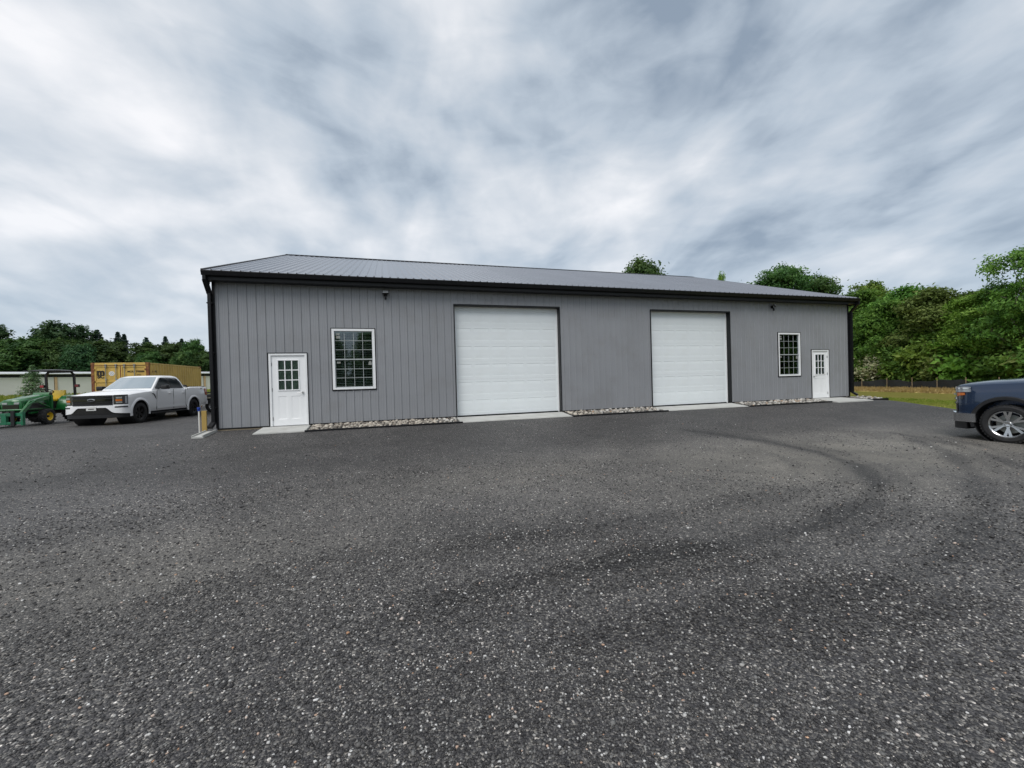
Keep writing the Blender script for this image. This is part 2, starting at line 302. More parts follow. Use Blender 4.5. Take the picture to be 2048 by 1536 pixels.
M['river_stone'] = principled('river_stone', (.34, .31, .265), .6, obrand=.75, var=.3, vscale=9, dirt=(.25, .14, .08), dscale=.9, damount=.6)
M['grass_blade'] = leaf_mat('grass_blade', (.13, .19, .02), (.21, .26, .035), (.34, .32, .09), .5)
M['straw_blade'] = leaf_mat('straw_blade', (.30, .22, .08), (.42, .32, .13), (.55, .43, .2), 1.5)

def field_mat():
    m = bpy.data.materials.new('grass_field'); m.use_nodes = True; N = m.node_tree.nodes; L = m.node_tree.links; b = N['Principled BSDF']
    tc = N.new('ShaderNodeTexCoord')
    def noise(scale, detail=6):
        n = N.new('ShaderNodeTexNoise'); n.inputs['Scale'].default_value = scale; n.inputs['Detail'].default_value = detail; n.inputs['Roughness'].default_value = .65
        L.new(tc.outputs['Object'], n.inputs['Vector']); return n.outputs['Fac']
    n1 = noise(1.2); n2 = noise(14)
    a = N.new('ShaderNodeMath'); a.operation = 'MULTIPLY_ADD'; a.inputs[1].default_value = .5; L.new(n2, a.inputs[0])
    h = N.new('ShaderNodeMath'); h.operation = 'MULTIPLY'; h.inputs[1].default_value = .5; L.new(n1, h.inputs[0]); L.new(h.outputs[0], a.inputs[2])
    cr = N.new('ShaderNodeValToRGB'); L.new(a.outputs[0], cr.inputs[0]); e = cr.color_ramp.elements
    e[0].position = .36; e[0].color = (.12, .155, .018, 1); e[1].position = .64; e[1].color = (.34, .31, .085, 1); k = e.new(.5); k.color = (.20, .225, .032, 1)
    # straw-coloured strip in front of the wood (x 39..43) and an olive mown strip
    sx = N.new('ShaderNodeSeparateXYZ'); L.new(tc.outputs['Object'], sx.inputs[0])
    xp = N.new('ShaderNodeMath'); xp.operation = 'MULTIPLY_ADD'; xp.inputs[1].default_value = -.276; L.new(sx.outputs[1], xp.inputs[0])
    x5 = N.new('ShaderNodeMath'); x5.operation = 'ADD'; x5.inputs[1].default_value = 1.38; L.new(sx.outputs[0], x5.inputs[0]); L.new(x5.outputs[0], xp.inputs[2])
    def band(x0, x1, soft=.8):
        w = N.new('ShaderNodeMath'); w.operation = 'MULTIPLY_ADD'; w.inputs[1].default_value = 2.2; L.new(n1, w.inputs[0]); L.new(xp.outputs[0], w.inputs[2])
        r = N.new('ShaderNodeMapRange'); r.inputs[1].default_value = x0+1.1; r.inputs[2].default_value = x0+1.1+soft; L.new(w.outputs[0], r.inputs[0])
        r2 = N.new('ShaderNodeMapRange'); r2.inputs[1].default_value = x1+1.1; r2.inputs[2].default_value = x1+1.1+soft; r2.inputs[3].default_value = 1; r2.inputs[4].default_value = 0; L.new(w.outputs[0], r2.inputs[0])
        q = N.new('ShaderNodeMath'); q.operation = 'MULTIPLY'; L.new(r.outputs[0], q.inputs[0]); L.new(r2.outputs[0], q.inputs[1]); return q.outputs[0]
    c = cr.outputs[0]
    for (x0, x1, colr, amt) in ((31, 37, (.15, .125, .032), .72), (37, 49, (.60, .46, .19), .92)):
        mx = N.new('ShaderNodeMix'); mx.data_type = 'RGBA'; q = N.new('ShaderNodeMath'); q.operation = 'MULTIPLY'; q.inputs[1].default_value = amt; L.new(band(x0, x1), q.inputs[0])
        L.new(q.outputs[0], mx.inputs[0]); L.new(c, mx.inputs[6]); mx.inputs[7].default_value = (*colr, 1); c = mx.outputs[2]
    L.new(c, b.inputs['Base Color']); b.inputs['Roughness'].default_value = .9; b.inputs['Specular IOR Level'].default_value = .1
    bp = N.new('ShaderNodeBump'); bp.inputs['Strength'].default_value = .6; bp.inputs['Distance'].default_value = .08; L.new(n2, bp.inputs['Height']); L.new(bp.outputs[0], b.inputs['Normal'])
    return m
M['field'] = field_mat()

# ------------------------------------------------------------------ mesh helpers
class MB:
    def __init__(s): s.v = []; s.f = []
    def add(s, vs, fs):
        o = len(s.v); s.v += [tuple(p) for p in vs]; s.f += [tuple(i+o for i in f) for f in fs]; return s
    def box(s, x0, x1, y0, y1, z0, z1, b=0.):
        if x0 > x1: x0, x1 = x1, x0
        if y0 > y1: y0, y1 = y1, y0
        if z0 > z1: z0, z1 = z1, z0
        if b <= 0:
            vs = [(x, y, z) for z in (z0, z1) for y in (y0, y1) for x in (x0, x1)]
            return s.add(vs, [(0, 2, 3, 1), (4, 5, 7, 6), (0, 1, 5, 4), (2, 6, 7, 3), (0, 4, 6, 2), (1, 3, 7, 5)])
        b = min(b, (x1-x0)*.45, (y1-y0)*.45, (z1-z0)*.45)
        bm = bmesh.new(); bmesh.ops.create_cube(bm, size=1)
        for v in bm.verts: v.co = ((x0+x1)/2+v.co.x*(x1-x0), (y0+y1)/2+v.co.y*(y1-y0), (z0+z1)/2+v.co.z*(z1-z0))
        bmesh.ops.bevel(bm, geom=bm.edges[:], offset=b, segments=2, affect='EDGES', profile=.6)
        bm.verts.index_update(); s.add([v.co[:] for v in bm.verts], [[v.index for v in f.verts] for f in bm.faces]); bm.free(); return s
    def tube(s, pts, rads, n=8, cap=True):
        pts = [Vector(p) for p in pts]
        if isinstance(rads, (int, float)): rads = [rads]*len(pts)
        vs = []; fs = []
        t0 = (pts[1]-pts[0]).normalized()
        ref = Vector((0, 0, 1)) if abs(t0.z) < .9 else Vector((1, 0, 0))
        for i, p in enumerate(pts):
            t = (pts[min(i+1, len(pts)-1)]-pts[max(i-1, 0)]).normalized()
            u = t.cross(ref).normalized(); w = t.cross(u).normalized()
            for k in range(n):
                a = 2*math.pi*k/n; q = p+(u*math.cos(a)+w*math.sin(a))*rads[i]; vs.append(q[:])
        for i in range(len(pts)-1):
            for k in range(n): fs.append((i*n+k, i*n+(k+1) % n, (i+1)*n+(k+1) % n, (i+1)*n+k))
        if cap: fs += [tuple(range(n))[::-1], tuple((len(pts)-1)*n+k for k in range(n))]
        return s.add(vs, fs)
    def beam(s, p, q, w, h):       # rectangular bar
        p, q = Vector(p), Vector(q); t = (q-p).normalized(); ref = Vector((0, 0, 1)) if abs(t.z) < .95 else Vector((1, 0, 0))
        u = t.cross(ref).normalized()*w/2; v = u.cross(t).normalized()*h/2
        vs = [p-u-v, p+u-v, p+u+v, p-u+v, q-u-v, q+u-v, q+u+v, q-u+v]
        return s.add(vs, [(0, 3, 2, 1), (4, 5, 6, 7), (0, 1, 5, 4), (1, 2, 6, 5), (2, 3, 7, 6), (3, 0, 4, 7)])
    def lathe(s, prof, n=32, axis='Y', c=(0, 0, 0), close=False):   # prof: (r, along axis)
        vs = []; fs = []; m = len(prof)
        for k in range(n):
            a = 2*math.pi*k/n
            for r, h in prof:
                p = {'Y': (r*math.cos(a), h, r*math.sin(a)), 'Z': (r*math.cos(a), r*math.sin(a), h), 'X': (h, r*math.cos(a), r*math.sin(a))}[axis]
                vs.append((p[0]+c[0], p[1]+c[1], p[2]+c[2]))
        for k in range(n):
            k2 = (k+1) % n
            for j in range(m-1 if not close else m):
                j2 = (j+1) % m; fs.append((k*m+j, k2*m+j, k2*m+j2, k*m+j2))
        return s.add(vs, fs)
    def prism(s, poly, f0, f1):    # poly list of 2D -> two 3D mappings
        n = len(poly); vs = [f0(*p) for p in poly]+[f1(*p) for p in poly]
        return s.add(vs, [tuple(range(n)), tuple(range(n, 2*n))[::-1]]+[(i, i+n, (i+1) % n+n, (i+1) % n) for i in range(n)])
    def grid(s, P0, P1):           # two matching grids of points (outer, inner) -> closed shell
        a, b = len(P0), len(P0[0]); o = a*b; vs = [p for r in P0 for p in r]+[p for r in P1 for p in r]; fs = []
        I = lambda i, j: i*b+j
        for i in range(a-1):
            for j in range(b-1):
                fs.append((I(i, j), I(i, j+1), I(i+1, j+1), I(i+1, j))); fs.append((o+I(i, j), o+I(i+1, j), o+I(i+1, j+1), o+I(i, j+1)))
        for i in range(a-1):
            fs.append((I(i, 0), I(i+1, 0), o+I(i+1, 0), o+I(i, 0))); fs.append((I(i, b-1), o+I(i, b-1), o+I(i+1, b-1), I(i+1, b-1)))
        for j in range(b-1):
            fs.append((I(0, j), o+I(0, j), o+I(0, j+1), I(0, j+1))); fs.append((I(a-1, j), I(a-1, j+1), o+I(a-1, j+1), o+I(a-1, j)))
        return s.add(vs, fs)
    def mesh(s, name, mat, smooth=None):
        me = bpy.data.meshes.new(name); me.from_pydata(s.v, [], s.f)
        me.materials.append(mat)
        if smooth is not None:
            bm = bmesh.new(); bm.from_mesh(me); bmesh.ops.recalc_face_normals(bm, faces=bm.faces); bm.to_mesh(me); bm.free()
            me.polygons.foreach_set('use_smooth', [True]*len(me.polygons)); me.set_sharp_from_angle(angle=R(smooth))
        me.update(); return me
    def build(s, name, mat, parent=None, smooth=None, fix=True):
        if isinstance(mat, str): mat = M[mat]
        me = s.mesh(name, mat, smooth)
        if smooth is None and fix:
            bm = bmesh.new(); bm.from_mesh(me); bmesh.ops.recalc_face_normals(bm, faces=bm.faces); bm.to_mesh(me); bm.free()
        return link(name, me, parent)
def link(name, me, parent=None):
    o = bpy.data.objects.new(name, me); COL.objects.link(o)
    if parent is not None: o.parent = parent
    return o
def thing(name, label, cat, loc=(0, 0, 0), rz=0., group=None):
    o = bpy.data.objects.new(name, None); COL.objects.link(o); o.location = loc; o.rotation_euler = (0, 0, rz)
    return tag(o, label, cat, group)
def tag(o, label, cat, group=None, kind=None):
    o['label'] = label
    if cat: o['category'] = cat
    if group: o['group'] = group
    if kind: o['kind'] = kind
    return o
def setting(o): o['kind'] = 'structure'; return o
def copy_tree(o, parent=None):
    c = o.copy(); COL.objects.link(c); c.parent = parent
    for ch in o.children: copy_tree(ch, c)
    return c
def np_mesh(name, V, F, mats, tone=None, mi=None, smooth=False):
    """V (n,3), F (m,k) arrays"""
    me = bpy.data.meshes.new(name); n, m, k = len(V), len(F), F.shape[1]
    me.vertices.add(n); me.vertices.foreach_set('co', V.astype(np.float32).ravel())
    me.loops.add(m*k); me.loops.foreach_set('vertex_index', F.astype(np.int32).ravel())
    me.polygons.add(m); me.polygons.foreach_set('loop_start', np.arange(0, m*k, k, dtype=np.int32))
    for q in (mats if isinstance(mats, (list, tuple)) else [mats]): me.materials.append(q)
    if mi is not None: me.polygons.foreach_set('material_index', mi.astype(np.int32))
    if smooth: me.polygons.foreach_set('use_smooth', np.ones(m, dtype=bool))
    if tone is not None:
        a = me.attributes.new('tone', 'FLOAT', 'FACE'); a.data.foreach_set('value', tone.astype(np.float32))
    me.update(calc_edges=True); me.validate(); return me

# ------------------------------------------------------------------ ground
YP = np.array([-400, -40, -9.5, -7.5, -5.5, -4, -2.6, -1.6, -.85, 0, 2, 4.5, 8, 12, 20, 32, 50, 70, 100, 500])
ZP = np.array([-.9, -.6, -.50, -.475, -.41, -.325, -.23, -.155, -.105, -.03, -.075, -.125, -.15, -.13, -.08, .10, .65, 1.05, 1.3, 2.])
def smooth01(t): t = np.clip(t, 0, 1); return t*t*(3-2*t)
def hz(x, y):
    x = np.asarray(x, float); y = np.asarray(y, float)
    z = np.interp(y, YP, ZP)
    w = smooth01((x-23.9)/4)
    z = z*(1-w)+(-.34)*w
    und = .02*np.sin(x*.9+1.3)*np.sin(y*.7+.4)+.012*np.sin(x*2.1+y*1.3)
    near = smooth01((-y-2.2)/2.5)+smooth01((y-6)/4)*smooth01((-x+1)/3)
    return z+und*np.clip(near, 0, 1)
def sheet(name, xs, ys, mat, dz, mask=None):
    X, Y = np.meshgrid(xs, ys); Z = hz(X, Y)+dz
    V = np.stack([X.ravel(), Y.ravel(), Z.ravel()], 1); nx = len(xs); ny = len(ys)
    i, j = np.meshgrid(np.arange(nx-1), np.arange(ny-1)); a = (j*nx+i).ravel()
    F = np.stack([a, a+1, a+1+nx, a+nx], 1)
    if mask is not None:
        c = V[F].mean(1); F = F[mask(c[:, 0], c[:, 1])]
    return setting(link(name, np_mesh(name, V, F, mat, smooth=True)))
def axis(*seg):
    out = []
    for a, b, s in seg: out += list(np.arange(a, b, s))
    return np.array(out+[seg[-1][1]])
xs = axis((-900, -140, 95), (-140, -20, 4), (-20, 50, 1.0), (50, 140, 6), (140, 900, 95))
ys = axis((-600, -40, 56), (-40, -14, 2), (-14, 26, .8), (26, 110, 3), (110, 1200, 109))
sheet('ground', xs, ys, M['field'], -.05)
# gravel yard: one sheet, its right edge runs diagonally past the building corner
def right_edge(y):
    return np.interp(y, [-60, -10, -6, -3.7, -1.2, .3, .9], [19.5, 21.2, 22.6, 23.9, 25.2, 25.7, 25.8])
def track_depth(x, y):
    """0..1 strength of the wheel ruts at points x, y"""
    out = np.zeros_like(x)
    for poly, w, k in TRACKS:
        P = np.array(poly); d = np.full_like(x, 9.)
        for (a, b) in zip(P[:-1], P[1:]):
            ab = b-a; t = np.clip(((x-a[0])*ab[0]+(y-a[1])*ab[1])/(ab@ab), 0, 1); d = np.minimum(d, np.hypot(x-a[0]-t*ab[0], y-a[1]-t*ab[1]))
        d = d+.06*np.sin(x*2.3+y*1.1)
        out = np.maximum(out, k*np.exp(-(d/w)**2))
    return out
def gravel_sheet():
    ys = np.concatenate([np.arange(-40, -14.4, 1.3), np.arange(-14.4, -3.5, .13), np.arange(-3.5, .9, .2), np.arange(.9, 24, 1.0), [24]])
    base = np.concatenate([np.arange(-40, -9, 1.2), np.arange(-9, 17.5, .16)])
    V = []; nx = 0
    for y in ys:
        xr = float(right_edge(min(y, .9)))
        if y > 1.2: xr = 0.
        x = np.concatenate([base, np.linspace(17.6, max(xr, 17.8), 24)])
        if y > 1.2: x = np.minimum(x, 0.+.0*x)+np.where(x > 0, 1e-3*np.arange(len(x))/len(x), 0)
        x[-1] += .10*np.sin(y*3.1)+.06*np.sin(y*7.7)
        V.append(np.stack([x, np.full_like(x, y), hz(x, np.full_like(x, y))], 1)); nx = len(x)
    V = np.concatenate(V); V[nx-1::nx, 2] -= .05
    t = track_depth(V[:, 0], V[:, 1]); V[:, 2] -= t*.012
    i, j = np.meshgrid(np.arange(nx-1), np.arange(len(ys)-1)); a = (j*nx+i).ravel(); F = np.stack([a, a+1, a+1+nx, a+nx], 1)
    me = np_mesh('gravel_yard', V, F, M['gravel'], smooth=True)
    at = me.attributes.new('track', 'FLOAT', 'POINT')
    d = np.zeros(len(t))
    for (cx, cy, rx, ry, k) in ((13.5, -7.6, 5.5, 2.3, .85), (17, -10.5, 3.5, 2.5, .5), (7.0, -6.6, 3.5, 1.3, .4), (2.0, -8.6, 3.2, 1.4, .35), (9.5, -8.2, 2.2, .8, .45), (-7, -3.5, 5, 2, .35), (1, -12.4, 2.5, .8, .3)):
        d = np.maximum(d, k*np.exp(-((V[:, 0]-cx)/rx)**2-((V[:, 1]-cy)/ry)**2))
    ad = me.attributes.new('dust', 'FLOAT', 'POINT'); ad.data.foreach_set('value', d.astype(np.float32)); at = me.attributes['track']
    if len(me.vertices) == len(t): at.data.foreach_set('value', t.astype(np.float32))
    else: print('track size mismatch', len(me.vertices), len(t))
    return setting(link('gravel_yard', me))
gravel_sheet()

# loose stones near the viewer, one mesh
def ico():
    bm = bmesh.new(); bmesh.ops.create_icosphere(bm, subdivisions=1, radius=1); bm.verts.index_update()
    v = np.array([p.co[:] for p in bm.verts]); f = np.array([[p.index for p in q.verts] for q in bm.faces]); bm.free(); return v, f
ICOV, ICOF = ico()
def scatter_stones(name, P, S, tone, mat, squash=(.45, .8)):
    n = len(P); nv = len(ICOV)
    jit = 1+rng.uniform(-.28, .28, (n, nv, 1))
    V = ICOV[None]*jit
    sc = np.stack([rng.uniform(.8, 1.3, n), rng.uniform(.65, 1.05, n), rng.uniform(*squash, n)], 1)*S[:, None]
    V = V*sc[:, None, :]
    a = rng.uniform(0, 6.28, n); t = rng.normal(0, .25, n)
    ca, sa, ct, st = np.cos(a), np.sin(a), np.cos(t), np.sin(t)
    x, y, z = V[..., 0], V[..., 1], V[..., 2]
    y, z = y*ct[:, None]-z*st[:, None], y*st[:, None]+z*ct[:, None]
    x, y = x*ca[:, None]-y*sa[:, None], x*sa[:, None]+y*ca[:, None]
    V = np.stack([x, y, z], -1)+P[:, None, :]
    F = ICOF[None]+(np.arange(n)*nv)[:, None, None]
    return np_mesh(name, V.reshape(-1, 3), F.reshape(-1, 3), mat, tone=np.repeat(tone, len(ICOF)))
def loose_gravel():
    cx, cy = 4.48, -13.28; yaw = .294
    pts = []; 
    # density falls with distance
    for d0, d1, dens, smin, smax in ((1.35, 2.6, 5200, .0042, .0085), (2.6, 4.5, 1900, .005, .010), (4.5, 8., 330, .006, .012), (8., 14, 40, .008, .014)):
        # area sector +-55 deg
        ang = R(112); A = .5*ang*(d1**2-d0**2); n = int(A*dens)
        r = np.sqrt(rng.uniform(d0**2, d1**2, n)); th = yaw+rng.uniform(-ang/2, ang/2, n)
        x = cx+r*np.sin(th); y = cy+r*np.cos(th)
        s = rng.uniform(smin, smax, n)*np.where(rng.uniform(0, 1, n) > .96, 1.6, 1)
        ok = (y < -1.3) & (x < right_edge(y)-.3); pts.append(np.stack([x, y, s], 1)[ok])
    P = np.concatenate(pts); z = hz(P[:, 0], P[:, 1]); n = len(P)
    tone = rng.uniform(0, 1, n)**1.15
    P3 = np.stack([P[:, 0], P[:, 1], z+P[:, 2]*.25], 1)
    o = link('loose_gravel', scatter_stones('loose_gravel', P3, P[:, 2], tone, M['gravel_stone']))
    tag(o, 'loose dark grey gravel with scattered white pebbles over the yard', None, kind='stuff')
    return n
loose_gravel()

# ------------------------------------------------------------------ the metal building
BL, BE, RY, RZ = 24.104, 4.10, 9.727, 7.665
DEPTH = 2*RY
bld = thing('metal_building', 'long grey ribbed metal building with two white garage doors and black trim', 'building', (0, 0, 0))
OPEN = [(1.277, 2.309, 0, 2.107), (2.948, 4.197, .98, 2.83), (6.60, 10.287, 0, 3.634), (13.916, 17.603, 0, 3.634), (20.031, 21.28, .98, 2.83), (21.869, 22.90, 0, 2.107)]
RIB0, RIB = .105, .2286
def siding_profile(x0, x1):
    """(x, outwards) points of the ribbed sheet: one high rib and two low stiffeners per pitch"""
    pts = []
    k = math.floor((x0-RIB0)/RIB)-1
    while True:
        c = RIB0+k*RIB
        if c > x1+.1: break
        pts += [(c-.024, 0), (c-.011, .019), (c+.011, .019), (c+.024, 0), (c+.085, 0), (c+.091, .002), (c+.101, .002), (c+.107, 0), (c+.131, 0), (c+.137, .002), (c+.147, .002), (c+.153, 0)]
        k += 1
    return pts
def sheet_panel(x0, x1, zb, ztop, holes, out):
    """strips of the ribbed sheet between x0 and x1, openings left out"""
    prof = siding_profile(x0, x1)
    fx = lambda x: float(np.interp(x, [p[0] for p in prof], [p[1] for p in prof]))
    cuts = sorted({round(v, 5) for v in [x0, x1]+[p[0] for p in prof if x0 < p[0] < x1]+[e for h in holes for e in h[:2] if x0 < e < x1]})
    mb = MB()
    for a, b in zip(cuts, cuts[1:]):
        if b-a < 1e-5: continue
        m = (a+b)/2; spans = [(zb, ztop(m) if callable(ztop) else ztop)]
        for h in holes:
            if h[0] < m < h[1]:
                ns = []
                for s in spans:
                    if h[2] > s[0]+.001: ns.append((s[0], min(h[2], s[1])))
                    if h[3] < s[1]-.001: ns.append((max(h[3], s[0]), s[1]))
                spans = ns
        for (z0, z1) in spans:
            za, zb_ = (z1, z1) if not callable(ztop) else ((ztop(a), ztop(b)) if z1 > 3.9 else (z1, z1))
            mb.add([out(a, fx(a), z0), out(b, fx(b), z0), out(b, fx(b), zb_), out(a, fx(a), za)], [(0, 1, 2, 3)])
    return mb
HOLES = [(a-.0, b+.0, c-.02, d) for a, b, c, d in OPEN]
npan = 27; edges = [0.03]+[RIB0+.03+RIB*4*k for k in range(1, 27)]+[BL-.06]
edges = [e for e in edges if e < BL-.3]+[BL-.03]
for a, b in zip(edges, edges[1:]):
    cover = [h for h in HOLES if h[0] <= a+.001 and h[1] >= b-.001 and h[2] > .5]
    for (q0, q1) in ([(.03, cover[0][2]), (cover[0][3], BE)] if cover else [(.03, BE)]):
        sheet_panel(a, b, q0, q1, HOLES, lambda x, o, z: (x, -o, z)).build('wall_panel', 'siding', bld, fix=False)
gz = lambda y: BE+.05+(min(y, DEPTH-y))/3.
for side, X in ((-1, 0), (1, BL)):
    e2 = [.06]+[.135+.9144*k for k in range(1, 22)]+[DEPTH-.06]; e2 = [e for e in e2 if e <= DEPTH-.06]
    for a, b in zip(e2, e2[1:]):
        sheet_panel(a, b, .03, gz, [], lambda x, o, z: (X+side*o, x, z)).build('wall_panel', 'siding', bld, fix=False)
MB().box(.06, BL-.06, DEPTH-.01, DEPTH, .03, BE).build('rear_wall', 'siding', bld)
# screws in rows
mb = MB()
k = 0
for r_ in (.10, .75, 1.37, 1.98, 2.6, 3.2, 3.82):
    x = RIB0+.04
    while x < BL-.1:
        if not any(h[0]-.05 < x < h[1]+.05 and h[2]-.05 < r_ < h[3]+.05 for h in OPEN):
            s = .0065; zz = r_+random.uniform(-.006, .006)
            mb.add([(x-s, 0, zz), (x, -.004, zz-s), (x+s, 0, zz), (x, -.004, zz+s), (x, -.009, zz)], [(0, 1, 4), (1, 2, 4), (2, 3, 4), (3, 0, 4)])
        x += RIB
o = mb.build('screw_head', 'screw', bld); o['kind'] = 'stuff'
# base trim, treated board below it, corner trims
solid = [(.0, 1.277), (2.309, 6.60), (10.287, 13.916), (17.603, 21.869), (22.90, BL)]
for a, b in solid:
    MB().box(a, b, -.028, .02, .0, .034).build('base_trim', 'black', bld)
    MB().box(a+.001, b-.001, -.012, .03, -.16, .0).build('skirt_board', 'skirt', bld)
for X, sg in ((0, 1), (BL, -1)):
    MB().box(X-.024*sg, X+.04*sg, -.024, .0, .034, BE-.02).box(X-.024*sg, X-.0*sg, 0, .09, .034, BE+.02).build('corner_trim', 'black', bld)
    MB().box(X-.02*sg, X+.0*sg, .09, DEPTH, -.1, .034).build('base_trim', 'black', bld)
# roof sheets with ribs, ridge cap, rake trim
SL = math.atan2(RZ-4.29, RY+.38); EY, EZ = -.38, 4.29
def roof_sheet(x0, x1, back=False):
    prof = siding_profile(x0, x1); fx = lambda x: float(np.interp(x, [p[0] for p in prof], [p[1] for p in prof]))
    cuts = sorted({round(v, 5) for v in [x0, x1]+[p[0] for p in prof if x0 < p[0] < x1]})
    ny, nz = -math.sin(SL), math.cos(SL); mb = MB(); vs = []; fs = []
    for x in cuts:
        h = fx(x)*1.5
        y0, z0, y1, z1 = EY, EZ, RY, RZ
        if back: y0, y1 = DEPTH-EY, RY
        n_y = ny if not back else -ny
        vs += [(x, y0+n_y*h, z0+nz*h), (x, y1+n_y*h, z1+nz*h), (x, y0-n_y*.012, z0-nz*.012)]
    for i in range(len(cuts)-1):
        a = i*3; fs += [(a, a+3, a+4, a+1), (a, a+2, a+5, a+3)]
    return mb.add(vs, fs)
re = [-.09]+[RIB0+.03+RIB*4*k for k in range(1, 27)]+[BL+.09]
re = [e for e in re if e <= BL+.09]
for a, b in zip(re, re[1:]):
    roof_sheet(a, b).build('roof_panel', 'roof', bld, fix=False)
    roof_sheet(a, b, True).build('roof_panel', 'roof', bld, fix=False)
c, s_ = math.cos(SL), math.sin(SL)
MB().prism([(-.20, -.045), (0, .028), (.20, -.045), (.20, -.055), (0, .016), (-.20, -.055)], lambda y, z: (-.10, RY+y, RZ+.03+z), lambda y, z: (BL+.10, RY+y, RZ+.03+z)).build('ridge_cap', 'black', bld)
for X in (-.13, BL+.09):
    for (y0, z0) in ((EY, EZ), (DEPTH-EY, EZ)):
        MB().beam((X+.02, y0, z0-.045), (X+.02, RY, RZ-.045), .05, .15).build('rake_trim', 'black', bld)
# underside filler so that no light comes through the gable
MB().prism([(EY+.05, EZ-.03), (RY, RZ-.03), (DEPTH-EY-.05, EZ-.03)], lambda y, z: (.02, y, z), lambda y, z: (.03, y, z)).build('gable_filler', 'siding', bld)
MB().prism([(EY+.05, EZ-.03), (RY, RZ-.03), (DEPTH-EY-.05, EZ-.03)], lambda y, z: (BL-.03, y, z), lambda y, z: (BL-.02, y, z)).build('gable_filler', 'siding', bld)
# gutter (ogee), fascia, soffit, foam closure dots at the ribs
prof = [(-.335, 4.265), (-.335, 4.145), (-.43, 4.145), (-.442, 4.165), (-.445, 4.195), (-.462, 4.225), (-.468, 4.262), (-.462, 4.272), (-.455, 4.262), (-.45, 4.228), (-.432, 4.20), (-.430, 4.155), (-.345, 4.155), (-.345, 4.265)]
MB().prism(prof, lambda y, z: (-.115, y, z), lambda y, z: (BL+.115, y, z)).build('gutter', 'black', bld, smooth=40)
MB().box(-.09, BL+.09, -.334, -.315, 4.045, 4.27).build('fascia', 'black', bld)
MB().box(-.09, BL+.09, -.314, -.022, 4.046, 4.060).build('soffit', 'black', bld)
MB().box(-.085, -.07, -.314, .02, 4.0, 4.3).box(BL+.07, BL+.085, -.314, .02, 4.0, 4.3).build('eave_end', 'black', bld)
mb = MB(); x = RIB0
while x < BL+.09:
    mb.box(x-.018, x+.018, EY-.002, EY+.03, EZ-.006, EZ+.018); x += RIB
o = mb.build('foam_closure', 'vent', bld); o['kind'] = 'stuff'
# downspouts
for X, sg in ((-.03, -1), (BL+.03, 1)):
    w = .115
    mb = MB()
    mb.beam((X+sg*.02, -.39, 4.15), (X+sg*.02, -.385, 4.03), w, .075)
    mb.beam((X+sg*.02, -.385, 4.045), (X+sg*.025, -.085, 3.72), w, .075)
    mb.beam((X+sg*.025, -.085, 3.735), (X+sg*.025, -.085, .20), w, .075)
    mb.beam((X+sg*.025, -.08, .215), (X+sg*.06, -.27, .085), w, .075)
    mb.build('downspout', 'black', bld)
    for z in (.6, 2.1, 3.45): MB().box(X+sg*.025-.065, X+sg*.025+.065, -.13, -.024, z, z+.03).build('downspout_strap', 'black', bld)
# garage doors
def garage_door(x0, x1, z1):
    fr = MB(); t = .03
    # black face trim and jambs set back 14 cm
    fr.box(x0, x0+t, -.030, .20, 0, z1).box(x1-t, x1, -.030, .20, 0, z1).box(x0+t, x1-t, -.030, .20, z1-.045, z1)
    g = fr.build('garage_door', 'black', bld)
    st = MB(); a, b = x0+t, x1-t
    st.box(a, a+.045, .150, .185, 0, z1-.045, .006).box(b-.045, b, .150, .185, 0, z1-.045, .006).box(a+.045, b-.045, .150, .185, z1-.085, z1-.045, .006)
    st.build('stop_moulding', 'white', g)
    W = b-a; H = z1-.075-.03; n = 6; sh = H/n
    def section():
        mb = MB(); w = W-.02; x = .01; h = sh-.0015
        # front face with six recessed panels
        px = [x]; ins = []
        pw = w/6
        xsv = [0]; 
        for k in range(6): xsv += [k*pw+.035, k*pw+.075, (k+1)*pw-.075, (k+1)*pw-.035]
        xsv += [w]; zsv = [0, .095, .103, .20, h-.20, h-.098, h-.088, h]
        def dep(i, j):
            inx = 0 < i < len(xsv)-1 and (i-1) % 4 in (1, 2)
            return {2: .003, 5: .006}.get(j, 0.) if inx else 0.
        vs = [(x+xsv[i], dep(i, j), zsv[j]) for j in range(8) for i in range(len(xsv))]; nx = len(xsv)
        fs = [(j*nx+i, j*nx+i+1, (j+1)*nx+i+1, (j+1)*nx+i) for j in range(7) for i in range(nx-1)]
        mb.add(vs, fs)
        mb.add([(x, 0, 0), (x+w, 0, 0), (x+w, .045, 0), (x, .045, 0), (x, 0, h), (x+w, 0, h), (x+w, .045, h), (x, .045, h)], [(0, 3, 2, 1), (4, 5, 6, 7), (0, 4, 7, 3), (1, 2, 6, 5), (3, 7, 6, 2)])
        return mb.mesh('door_section', M['door_white'])
    me = section()
    for k in range(n):
        o = link('door_section', me, g); o.location = (a, .190, .03+k*sh)
    MB().box(a+.005, b-.005, .185, .23, 0.0, .03).build('bottom_seal', 'black', g)
    MB().box(a, b, .24, .26, 0, z1-.045).build('door_backing', 'dark', g)
garage_door(*OPEN[2][:2], OPEN[2][3]); garage_door(*OPEN[3][:2], OPEN[3][3])
